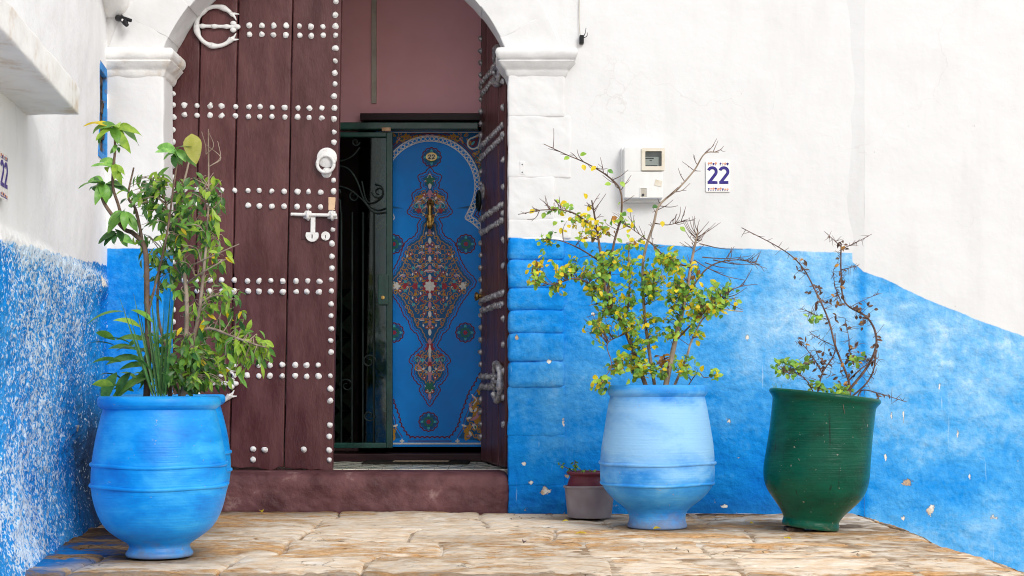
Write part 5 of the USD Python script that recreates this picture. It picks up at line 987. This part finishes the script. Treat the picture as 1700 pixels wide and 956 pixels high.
# -- large-leaved shrub in the near left pot
zs = 0.50
sh1 = Plant('large_leaved_shrub', (A_[0] - 0.05, A_[1], zs), 'tall thin shrub with big pale-veined leaves in whorls, in the near blue pot', 'shrub', 5)
Y0 = -1.93
sh1.stem([(A_[0] - 0.05, A_[1], zs - 0.03), P(246, 580, Y0), P(244, 499, Y0), P(241, 415, Y0), P(222, 388, Y0 + .02), P(204, 378, Y0 + .02), P(173, 337, Y0), P(168, 308, Y0)], 0.0125, 0.005, m_bark_brown)
sh1.stem([P(207, 379, Y0 + .02), P(197, 342, Y0 + .01), P(187, 305, Y0), P(191, 248, Y0), P(190, 216, Y0)], 0.006, 0.004, m_bark_brown, 'branch')
sh1.stem([P(240, 420, Y0), P(226, 350, Y0 + .03), P(213, 326, Y0 + .05), P(222, 278, Y0 + .06)], 0.006, 0.003, m_bark_brown, 'branch')
sh1.stem([P(246, 520, Y0), P(275, 400, Y0 - .05), P(288, 310, Y0 - .06), P(296, 258, Y0 - .06)], 0.0042, 0.0028, m_bark_brown, 'branch')
def whorl(pl, px, py, y, n, L, W, mats, seed, up=0.35, y_spread=1.0):
    r = random.Random(seed); c = P(px, py, y)
    for k in range(n):
        a = 2 * PI * k / n + r.uniform(-.3, .3); d = np.array([math.cos(a), 0.7 * math.sin(a), r.uniform(-.9, up)])
        l = L * r.uniform(0.7, 1.15); pl.leaf(leaf_mesh(c + rv(r, .006), d, UP * .75 + np.array([0, -.75, 0]) + rv(r, .25), l, W * r.uniform(.8, 1.1), curl=r.uniform(.5, 1.5), fold=r.uniform(.12, .35), shape=.9, seg=8, wave=.05), pick(r, mats))
MX = [(L_pale, 3), (L_mid, 2), (L_lime, 3.5)]
whorl(sh1, 190, 210, Y0, 12, 0.100, 0.044, MX + [(L_yellow, .6)], 1); whorl(sh1, 170, 305, Y0, 10, 0.100, 0.043, [(L_pale, 3), (L_mid, 3), (L_dark, 1)], 2); whorl(sh1, 188, 275, Y0, 8, 0.075, 0.032, MX, 3); whorl(sh1, 192, 245, Y0, 4, 0.05, 0.022, MX, 33)
whorl(sh1, 206, 352, Y0 - .02, 6, 0.09, 0.040, [(L_pale, 3), (L_mid, 2)], 4, up=-0.1); whorl(sh1, 192, 388, Y0, 6, 0.08, 0.034, [(L_dark, 2), (L_pale, 1)], 6, up=-0.2)
whorl(sh1, 295, 250, Y0 - .06, 11, 0.08, 0.036, [(L_mid, 3), (L_pale, 3), (L_dark, 1)], 7)
sh1.leaf(leaf_mesh(P(318, 222, Y0 - .1), (0.12, -0.1, -1), (-0.15, -1, 0.1), 0.105, 0.074, curl=.4, fold=.10, seg=8, shape=.85, wave=.06), L_creamy)
for a, b, dx, dz, L, mt in ((172, 622, -.25, -.5, .13, L_dark), (205, 640, -.6, -.3, .12, L_dark), (214, 600, -.8, .1, .13, L_dark), (222, 570, -.9, .3, .11, L_mid), (205, 585, -.7, .25, .10, L_mid), (228, 612, -.5, .1, .11, L_dark), (195, 622, -.3, -.4, .10, L_dark), (238, 592, .1, .5, .10, L_mid), (212, 548, -.6, .4, .10, L_lime), (232, 540, -.4, .5, .09, L_mid), (222, 632, -.7, -.2, .11, L_mid)):
    sh1.leaf(leaf_mesh(P(a + 22, b - 4, Y0 - .02), (dx, -.3, dz), (0.1, -.6, 1), L, L * .42, curl=.8, fold=.25, seg=7), mt)
sh1.leaf(leaf_mesh(P(205, 517, Y0), (-1, -.1, -.05), (0, -.4, 1), 0.145, 0.036, curl=.75, fold=.3, seg=9), L_mid)
for k in range(22):
    r = sh1.r; a = r.uniform(190, 300); b = r.uniform(560, 655); p = P(a, b, Y0 + r.uniform(-.1, .15)); sh1.leaf(leaf_mesh(p, (a - 265 + r.uniform(-30, 30)) / 60 * np.array([1., 0, 0]) + np.array([0, r.uniform(-.6, .2), r.uniform(-.2, .8)]), UP + rv(r, .3), r.uniform(.07, .12), r.uniform(.026, .042), curl=r.uniform(.6, 1.5), seg=7), pick(r, [(L_dark, 3), (L_mid, 3), (L_lime, .6)]))
sh1.done(m_bark_brown)

# -- small-leaved fig in the same pot
fig = Plant('weeping_fig', (A_[0] + 0.06, A_[1], zs), 'bushy weeping fig with small drooping leaves filling the near blue pot', 'shrub', 9)
Y1 = -1.88
ST = [[(A_[0] + 0.065, A_[1], zs - 0.03), P(308, 575, Y1), P(309, 480, Y1), P(294, 405, Y1), P(278, 350, Y1), P(268, 300, Y1)],
      [(A_[0] + 0.07, A_[1] - .02, zs - 0.03), P(318, 580, Y1 - .04), P(330, 520, Y1 - .05), P(341, 421, Y1 - .06), P(346, 337, Y1 - .06), P(346, 214, Y1 - .05)],
      [P(309, 500, Y1), P(306, 440, Y1 + .03), P(300, 340, Y1 + .05), P(312, 276, Y1 + .05), P(322, 240, Y1 + .05)],
      [P(309, 560, Y1), P(345, 545, Y1 - .06), P(385, 558, Y1 - .10), P(418, 570, Y1 - .12), P(440, 576, Y1 - .12)],
      [(A_[0] + 0.03, A_[1] + .03, zs - 0.03), P(280, 600, Y1 + .05), P(262, 520, Y1 + .05), P(268, 430, Y1 + .06), P(285, 380, Y1 + .06)],
      [P(310, 470, Y1), P(340, 450, Y1 - .08), P(375, 430, Y1 - .1)], [P(315, 442, Y1 - .03), P(352, 425, Y1 - .08), P(397, 405, Y1 - .1)],
      [P(334, 500, Y1 - .05), P(362, 490, Y1 - .08), P(400, 500, Y1 - .10)]]
for k, s_ in enumerate(ST): fig.stem(s_, (0.011, 0.0095, 0.007, 0.006, 0.008, 0.004, 0.003, 0.004)[k], 0.0018, m_bark_grey if k != 4 else m_bark_brown, 'stem' if k in (0, 1, 4) else 'branch')
SP = np.vstack([catmull(s_, 8)[4:] for s_ in ST])
def tuft(pl, SP, px, py, y, rx, ry, n, table, L, W, droop, rad=0.002, per=7, sy=0.10, curl=(.3, .9), spread=.6, dens=3.2):
    """a twig from the nearest stem into the clump, with leaves along its outer half"""
    r = pl.r; sc_ = (y + 7) / F
    per = 3; n = n * dens
    for _ in range(max(1, round(n / per))):
        th, rr = r.uniform(0, 2 * PI), math.sqrt(r.random()); tip = P(px + rx * rr * math.cos(th), py + ry * rr * math.sin(th), y + r.uniform(-sy, sy))
        near = SP[np.argmin(np.linalg.norm((SP - (tip - [0, 0, .03])) * [1, .6, 1.0], axis=1))]
        mid = (near + tip) / 2 + np.array([r.uniform(-.02, .02), r.uniform(-.02, .02), 0.25 * abs(np.linalg.norm(tip - near)) * droop])
        path = catmull([near, mid, tip], 8); pl.twig([near, mid, tip], rad, rad * .4)
        for k in range(per):
            u = r.uniform(0.3, 1.0); p = path[int(u * (len(path) - 1))] + rv(r, .012); tdir = tip - near; tdir = tdir / max(np.linalg.norm(tdir), 1e-6)
            d = tdir * .4 + rv(r, spread) + np.array([0, -.15, -droop * 1.3]); l = L * r.uniform(.65, 1.25)
            pl.leaf(leaf_mesh(p, d, np.array([r.gauss(0, .6), -.7, .6]) + rv(r, .3), l, W * r.uniform(.75, 1.2), curl=r.uniform(*curl), fold=r.uniform(.2, .5), seg=5), pick(r, table))
FM = [(L_dark, 3.5), (L_mid, 5), (L_lime, 2.4), (L_yellow, .2)]; FB = [(L_mid, 4), (L_lime, 5), (L_dark, .8), (L_yellow, .25)]
for c_ in ((258, 328, 52, 40, 48, FM), (310, 305, 32, 26, 14, FM), (335, 335, 40, 50, 30, FM), (268, 390, 50, 46, 44, FM), (350, 410, 28, 44, 18, FB), (290, 455, 30, 36, 14, FM), (345, 485, 36, 36, 22, FB), (388, 508, 24, 18, 10, FM), (326, 560, 50, 46, 32, FM), (385, 582, 46, 34, 36, FB), (420, 582, 30, 26, 20, FB), (365, 615, 50, 28, 26, FB), (296, 610, 56, 34, 36, FM), (352, 622, 48, 24, 26, FM), (250, 590, 40, 44, 18, FM)):
    tuft(fig, SP, c_[0], c_[1], Y1 - .02, c_[2], c_[3], c_[4], c_[5], 0.046, 0.0185, 0.75)
for a, b in ((346, 230, ), (352, 250), (340, 300), (356, 320), (330, 350)):
    q0 = P(a - 4, b + 26, Y1 - .06)
    for k in range(2): fig.twig([q0, q0 + np.array([fig.r.uniform(-.03, .04), 0, .03]), P(a + fig.r.uniform(-14, 16), b - fig.r.uniform(0, 26), Y1 - .06)], .0018, .0009)
fig.leaf(leaf_mesh(P(352, 345, Y1 - .08), (0.35, -.2, -1), (0.6, -1, .1), 0.115, 0.026, curl=.6, fold=.3, seg=8), L_lime)
fig.done(m_bark_grey)
# -- blades
gr_ = Plant('strap_leaved_plant', (A_[0] - 0.02, A_[1] - .02, zs), 'upright dark blades growing at the front of the near blue pot', 'plant', 12)
for k, (a, b) in enumerate(((198, 492), (221, 484), (240, 494), (250, 478), (284, 476), (291, 482), (214, 520), (232, 515), (262, 500), (272, 510), (246, 530), (256, 520))):
    o = P(256 + (k % 6) * 3.5, 664, -1.99); tp = P(a, b, -1.98 + gr_.r.uniform(-.1, .05)); d = tp - o
    gr_.leaf(leaf_mesh(o, d, np.array([0.2, -1, 0.2]), np.linalg.norm(d), 0.0095, curl=0.18 * (1 if a < 250 else -.4), fold=.5, shape=.7, seg=8), L_dark)
gr_.done(m_bark_brown)
# -- plant in the hidden left pot
hp = Plant('leafy_plant', (B_[0], B_[1], 0.5), 'low dark leafy plant in the hidden blue pot by the corner', 'plant', 14)
for k in range(26):
    r = hp.r; a = r.uniform(0, 2 * PI); o = np.array([B_[0] + r.uniform(-.08, .08), B_[1] + r.uniform(-.08, .08), .5]); hp.twig([o - UP * .02, o + UP * .04, o + np.array([math.cos(a) * .06, math.sin(a) * .06, r.uniform(.08, .2)])], .003, .0015)
    hp.leaf(leaf_mesh(o + np.array([math.cos(a) * .06, math.sin(a) * .06, r.uniform(.08, .18)]), (math.cos(a), math.sin(a), r.uniform(-.2, .7)), UP + rv(r, .2), r.uniform(.08, .14), r.uniform(.03, .045), curl=1.1, seg=7), pick(r, [(L_dark, 3), (L_mid, 2)]))
hp.done(m_bark_brown)

# -- the half-bare shrub in the faded blue pot
ms = Plant('half_bare_shrub', (C_[0], C_[1], 0.56), 'spreading half-bare shrub with yellowing leaves in the faded blue pot', 'shrub', 31)
Y2 = C_[1]
q_ = lambda x, y, o=0.0: P(860 + x / 2.224, 220 + y / 2.224, Y2 + o)
rt = lambda dx, dy=0: np.array([C_[0] + dx, C_[1] + dy, 0.545])
MSS = [([rt(.025), q_(580, 770), q_(620, 600), q_(640, 480), q_(664, 365)], .0125, .004), ([rt(-.03), q_(400, 740), q_(330, 600, -.05), q_(310, 480, -.06), q_(290, 350, -.05), q_(272, 250, -.04)], .010, .003),
       ([q_(385, 725), q_(410, 600, .04), q_(408, 420, .05)], .006, .003), ([rt(0, .03), q_(470, 700, .05), q_(462, 480, .06), q_(500, 340, .06), q_(522, 268, .06), q_(590, 208, .05), q_(650, 140, .04), q_(690, 78, .03), q_(742, 72, .02)], .008, .0022),
       ([q_(330, 600, -.05), q_(352, 420, .0), q_(380, 310), q_(378, 215), q_(330, 160), q_(250, 112), q_(180, 82), q_(95, 42)], .006, .0016), ([q_(292, 360, -.05), q_(200, 295, -.08), q_(100, 285, -.1), q_(0, 302, -.1)], .0045, .0014),
       ([rt(.05), q_(620, 835, -.05), q_(645, 760, -.06), q_(710, 660, -.06), q_(830, 660, -.04)], .0065, .002), ([q_(618, 610), q_(700, 500, -.04), q_(800, 470, -.05), q_(892, 486, -.05)], .0045, .0014),
       ([q_(640, 500), q_(560, 470, -.06), q_(480, 400, -.1), q_(400, 340, -.1)], .004, .0014), ([q_(330, 600, -.05), q_(220, 540, -.1), q_(130, 560, -.1), q_(60, 545, -.1)], .005, .0014), ([q_(310, 480, -.06), q_(230, 430, -.1), q_(160, 400, -.12), q_(110, 395, -.12)], .004, .0014),
       ([q_(400, 740), q_(330, 780, -.1), q_(345, 860, -.12), q_(300, 930, -.14)], .003, .0014), ([rt(.10), q_(660, 890, -.03), q_(690, 905, -.04), q_(730, 895, -.04)], .0025, .0012), ([q_(580, 770), q_(650, 700, -.05), q_(760, 600, -.06), q_(835, 560, -.05)], .005, .0014),
       ([q_(520, 270, .06), q_(560, 275, .03), q_(590, 270, .0)], .002, .001), ([q_(505, 335, .06), q_(560, 340, 0), q_(632, 318, -.04)], .0025, .001)]
for k, (p_, a, b) in enumerate(MSS): ms.stem(p_, a, b, m_bark_grey if k in (0, 2, 3, 6) else m_bark_brown, 'stem' if k in (0, 1, 3) else 'branch')
SPM = np.vstack([catmull(p_, 8)[3:] for p_, _, _ in MSS])
GT = [(L_mid, 3.6), (L_lime, 5), (L_dark, .8), (L_yellow, 2.2)]; YT = [(L_yellow, 3), (L_lime, 2), (L_mid, 1.2), (L_orange, .5)]
def ct(x, y, rx, ry, n, tab, per=6, L=.029, W=.0225): tuft(ms, SPM, 860 + x / 2.224, 220 + y / 2.224, Y2 - .04, rx / 2.224, ry / 2.224, n, tab, L, W, 0.12, rad=.0016, per=per, sy=.13, curl=(.2, .9), spread=.75, dens=4.7)
for c_ in ((240, 500, 85, 40, 22, GT), (300, 560, 55, 60, 26, GT), (325, 640, 75, 55, 26, GT), (265, 705, 34, 34, 12, GT), (160, 500, 28, 24, 8, GT), (80, 465, 26, 22, 6, YT), (110, 400, 26, 20, 6, GT), (70, 550, 26, 18, 6, GT), (140, 590, 24, 20, 4, GT), (540, 560, 60, 52, 26, GT), (610, 600, 66, 44, 24, GT), (720, 600, 80, 46, 30, GT), (680, 650, 60, 30, 16, YT), (440, 690, 60, 50, 20, GT), (420, 850, 60, 46, 26, GT), (370, 850, 20, 20, 6, YT), (620, 865, 36, 28, 10, GT), (300, 930, 24, 20, 8, GT), (500, 880, 60, 30, 12, GT), (470, 760, 60, 30, 10, GT), (330, 470, 60, 40, 14, GT), (220, 330, 60, 34, 8, YT), (340, 330, 60, 40, 8, YT), (250, 370, 30, 20, 6, YT), (150, 280, 50, 16, 4, YT), (520, 470, 60, 30, 8, YT), (420, 400, 40, 24, 5, YT), (640, 500, 50, 30, 5, YT), (730, 890, 10, 8, 3, GT), (540, 840, 14, 14, 5, [(L_orange, 1), (L_brown, 1)]), (520, 520, 30, 20, 6, GT), (400, 480, 60, 46, 10, GT), (470, 570, 50, 60, 12, GT), (560, 480, 50, 36, 14, GT), (560, 700, 60, 50, 16, GT), (390, 600, 44, 60, 8, GT), (650, 720, 40, 40, 8, GT)): ct(*c_)
for x, y, mt in ((235, 62, L_lime), (190, 92, L_lime), (235, 128, L_yellow), (290, 122, L_yellow), (345, 110, L_mid), (330, 205, L_lime), (215, 230, L_yellow), (60, 272, L_yellow), (95, 318, L_lime), (440, 285, L_yellow), (510, 258, L_dark), (535, 298, L_yellow), (600, 355, L_lime), (458, 455, L_yellow), (345, 270, L_lime), (170, 225, L_lime), (270, 270, L_yellow), (400, 165, L_lime)):
    p = q_(x, y, -.03); nr = SPM[np.argmin(np.linalg.norm((SPM - p) * [1, .5, 1], axis=1))]; p = nr + (p - nr) * min(1, .022 / max(np.linalg.norm(p - nr), 1e-6)); ms.leaf(leaf_mesh(p, (ms.r.uniform(-1, 1), -.3, ms.r.uniform(-.8, .4)), (0, -1, .5), .030, .024, curl=.5, seg=5), mt)
# bare side twigs along the branches
for k in (0, 1, 3, 4, 5, 7, 8, 13, 15, 9):
    pth = catmull(MSS[k][0], 10); r = ms.r
    for _ in range(16 if k in (0, 3, 4, 5, 7) else 9):
        u = r.uniform(.35 if k in (3, 4, 5) else .55, 1); i0 = int(u * (len(pth) - 2)); b = pth[i0]; t = pth[i0 + 1] - pth[i0]; t /= max(np.linalg.norm(t), 1e-6)
        s_ = r.choice((-1, 1)); d = t * r.uniform(.2, 1) + np.array([s_ * abs(t[2]) * r.uniform(.4, 1.2), r.uniform(-.7, .7), abs(t[0]) * r.uniform(-.7, 1.1) + .1]); d /= np.linalg.norm(d); l = r.uniform(.015, .085)
        m_ = b + d * l * .5 + rv(r, .004); e_ = b + d * l + np.array([0, 0, .15 * l]); ms.twig([b, m_, e_], .0020, .0010)
        if r.random() < .6: g_ = rv(r, 1); g_ = (g_ / np.linalg.norm(g_) + d) * .5; ms.twig([m_, m_ + g_ * .016 + rv(r, .002), m_ + g_ * .032], .0014, .0008)
for k in range(10):   # spray of twigs at the cut top of the thick stem
    r = ms.r; b = q_(664, 365 + r.uniform(0, 40)); a = r.uniform(-.6, 1.15); l = r.uniform(.05, .16); d = np.array([math.sin(a) * 1.0, r.uniform(-.3, .3), math.cos(a) * .55]); ms.twig([b, b + d * l * .5, b + d * l + np.array([.01, 0, .012])], .0022, .0009)
for x0, y0, x1, y1 in ((670, 410, 830, 430), (680, 460, 860, 455), (700, 500, 840, 545), (720, 470, 895, 487), (650, 470, 760, 520), (760, 610, 845, 572), (745, 600, 830, 655), (690, 480, 810, 500)): ms.twig([q_(x0, y0), q_((x0 + x1) / 2, (y0 + y1) / 2 + 8, -.03), q_(x1, y1, -.04)], .0026, .001)
ms.done(m_twig_dark)

# -- nearly dead shrub in the green pot
ds = Plant('withered_shrub', (D_[0] + .08, D_[1], 0.55), 'withered thorny twigs with a few green leaves in the leaning green pot', 'shrub', 41)
Y3 = D_[1]; w_ = lambda x, y, o=0.0: P(1220 + x / 1.803, 370 + y / 1.803, Y3 + o)
DSS = [([w_(325, 520), w_(400, 425), w_(424, 350), w_(398, 285, .02), w_(330, 238, .03), w_(318, 150, .03), w_(318, 62, .03)], .0058, .003), ([w_(345, 520), w_(340, 470), w_(302, 372, -.03), w_(280, 290, -.05), w_(242, 205, -.06), w_(200, 130, -.06), w_(140, 78, -.06), w_(20, 14, -.06)], .0055, .0016),
       ([w_(245, 520), w_(262, 450), w_(298, 390, -.03), w_(300, 330, -.03)], .004, .002), ([w_(262, 450), w_(232, 400), w_(190, 348)], .003, .0012), ([w_(240, 515), w_(205, 462, -.03), w_(150, 446, -.05)], .003, .0012), ([w_(365, 525), w_(385, 500), w_(450, 516, -.04), w_(515, 536, -.05)], .0035, .0012),
       ([w_(318, 72, .03), w_(295, 50), w_(270, 27)], .002, .001), ([w_(318, 78, .03), w_(360, 60), w_(410, 33)], .002, .001), ([w_(342, 470), w_(380, 435, -.03), w_(430, 402, -.04)], .004, .0015), ([w_(400, 290, .02), w_(370, 260), w_(350, 250), w_(432, 210)], .003, .001), ([w_(318, 140, .03), w_(345, 134), w_(370, 128)], .002, .001), ([w_(350, 520), w_(392, 482), w_(415, 440), w_(424, 380)], .004, .003), ([w_(300, 370), w_(250, 345), w_(222, 325)], .002, .001), ([w_(318, 235, .03), w_(300, 190), w_(295, 140)], .0025, .001), ([w_(345, 400), w_(340, 340), w_(330, 285)], .0022, .001), ([w_(280, 290, -.05), w_(240, 275), w_(196, 255)], .002, .001)]
for k, (p_, a, b) in enumerate(DSS): ds.stem(p_, a, b, m_twig_dark, 'stem' if k in (0, 1, 2) else 'branch')
r = ds.r
for k, (p_, _, _) in enumerate(DSS):
    pth = catmull(p_, 10)
    for _ in range(34 if k < 2 else 14):
        i0 = r.randrange(int(len(pth) * .25), len(pth) - 1); b = pth[i0]; d = rv(r, 1); d[1] *= .6; d /= np.linalg.norm(d); l = r.uniform(.010, .042); ds.twig([b, b + d * l * .5, b + d * l], .0014, .0005)
def dct(x, y, rx, ry, n, tab, L=.022, W=.013):
    n = round(n * (1.0 if tab is BR else 2.0))
    SPD = np.vstack([catmull(p_, 8) for p_, _, _ in DSS])
    for _ in range(n):
        th, rr = r.uniform(0, 2 * PI), math.sqrt(r.random()); p = w_(x + rx * rr * math.cos(th), y + ry * rr * math.sin(th), r.uniform(-.05, .03)); nr = SPD[np.argmin(np.linalg.norm(SPD - p, axis=1))]
        if np.linalg.norm(nr - p) < .09: ds.twig([nr, (nr + p) / 2 + rv(r, .003), p], .0012, .0006)
        ds.leaf(leaf_mesh(p, np.array([r.gauss(0, 1), -.3, r.gauss(0, .8)]), np.array([0, -1, .6]) + rv(r, .4), L * r.uniform(.7, 1.3), W * r.uniform(.8, 1.2), curl=r.uniform(.2, 1.2), fold=.3, seg=5), pick(r, tab))
BR = [(L_brown, 4), (L_orange, .35)]; GL = [(L_mid, 3), (L_lime, 3)]
for c_ in ((320, 70, 14, 22, 8, BR), (318, 150, 12, 60, 14, BR), (240, 215, 24, 34, 16, BR), (300, 230, 40, 22, 16, BR), (190, 130, 40, 30, 10, BR), (380, 260, 40, 20, 12, BR), (345, 395, 34, 30, 16, BR), (380, 400, 40, 24, 14, BR), (310, 300, 34, 26, 8, BR), (250, 400, 44, 40, 16, BR), (200, 355, 20, 16, 6, BR), (330, 465, 30, 24, 12, BR), (270, 440, 24, 30, 8, BR), (390, 300, 14, 40, 8, BR), (420, 350, 8, 40, 5, BR), (440, 520, 40, 10, 5, BR)): dct(*c_)
for k in range(26):
    b_ = w_(r.uniform(240, 430), r.uniform(330, 505), r.uniform(-.05, .03)); e_ = b_ + np.array([r.uniform(-.05, .05), 0, r.uniform(.0, .06)]); ds.twig([b_, (b_ + e_) / 2 + rv(r, .006), e_], .0016, .0007)
for c_ in ((165, 432, 48, 22, 34, GL), (235, 286, 22, 10, 7, GL), (365, 408, 26, 14, 9, GL), (215, 415, 18, 12, 6, GL), (310, 505, 34, 16, 22, GL), (305, 525, 20, 10, 8, GL), (245, 488, 20, 14, 8, GL)): dct(*c_, L=.026, W=.018)
ds.twig([w_(320, 520, -.20), w_(324, 545, -.215), w_(329, 572, -.215)], .0016, .0008)
for k in range(14):
    a = r.choice((125, 135, 118, 350, 380, 395, 440)); p = w_(a + r.uniform(-8, 8), 500 + (a - 125) * .12, r.uniform(-.05, .02)); ds.leaf(leaf_mesh(p - UP * .02, (r.uniform(-.4, .4), r.uniform(-.2, .2), 1), (0, -1, 0), r.uniform(.035, .06), .0028, curl=r.uniform(-.4, .6), fold=.2, seg=5), L_mid)
ds.done(m_twig_dark)

# -- little succulent in the maroon pot
su = Plant('small_succulent', (E_[0], E_[1], 0.19), 'straggly little succulent in the small maroon pot', 'plant', 51)
r = su.r; Y4 = E_[1]
for pts in ([P(965, 795, Y4), P(952, 783, Y4 - .02), P(928, 770, Y4 - .03)], [P(966, 796, Y4), P(956, 780, Y4), P(954, 764, Y4)], [P(972, 796, Y4), P(980, 790, Y4 - .03), P(984, 784, Y4 - .03)], [P(964, 797, Y4 - .03), P(968, 786, Y4 - .05), P(962, 778, Y4 - .05)]):
    su.stem(pts, .0035, .0015, m_twig_dark); pth = catmull(pts, 8)
    for _ in range(14): su.leaf(leaf_mesh(pth[r.randrange(3, len(pth))] + rv(r, .004), rv(r, 1) + UP * .3, (0, -1, .6), r.uniform(.014, .022), .012, curl=.5, fold=.2, seg=4), pick(r, [(L_mid, 3), (L_lime, 1), (L_dark, 2)]))
su.done(m_twig_dark)

# ================================================================ FALLEN LEAVES
r = random.Random(77)
for px, py, mt, lab, sz in ((433, 852, L_yellow, 'yellow fallen leaf before the maroon doorstep', .034), (813, 846, L_orange, 'orange curled leaf at the right end of the doorstep', .036), (944, 866, L_yellow, 'yellow fallen leaf in front of the milky tub', .026), (975, 887, L_yellow, 'large yellow fallen leaf on open paving left of the faded blue pot', .042),
        (1085, 879, L_yellow, 'yellow leaf against the foot of the faded blue pot', .034), (1097, 874, L_orange, 'red-brown leaf against the foot of the faded blue pot', .026), (1245, 868, L_yellow, 'tiny yellow leaf on the soil left of the green pot', .02), (1302, 893, L_yellow, 'yellow leaf on the paving in front of the green pot', .028), (919, 856, L_brown, 'brown leaf on the paving left of the milky tub', .034),
        (941, 850, L_brown, 'brown leaf at the blue wall behind the milky tub', .034), (870, 900, L_brown, 'brown leaf alone on the pale middle of the paving', .028), (1183, 856, L_brown, 'brown leaf at the blue wall between the blue and green pots', .022)):
    y = ground_y(py); p = P(px, py, y); p[2] = terrace_z(p[0]) + 0.011
    a = r.uniform(0, 6.28); sz *= 1.25; obj('fallen_leaf', leaf_mesh(p, (math.cos(a), math.sin(a), .15), UP + rv(r, .25), sz, sz * .6, curl=r.uniform(.3, .9), fold=.5, seg=6), mt, smooth=True, label=lab, cat='leaf', group='leaves fallen on the terrace')
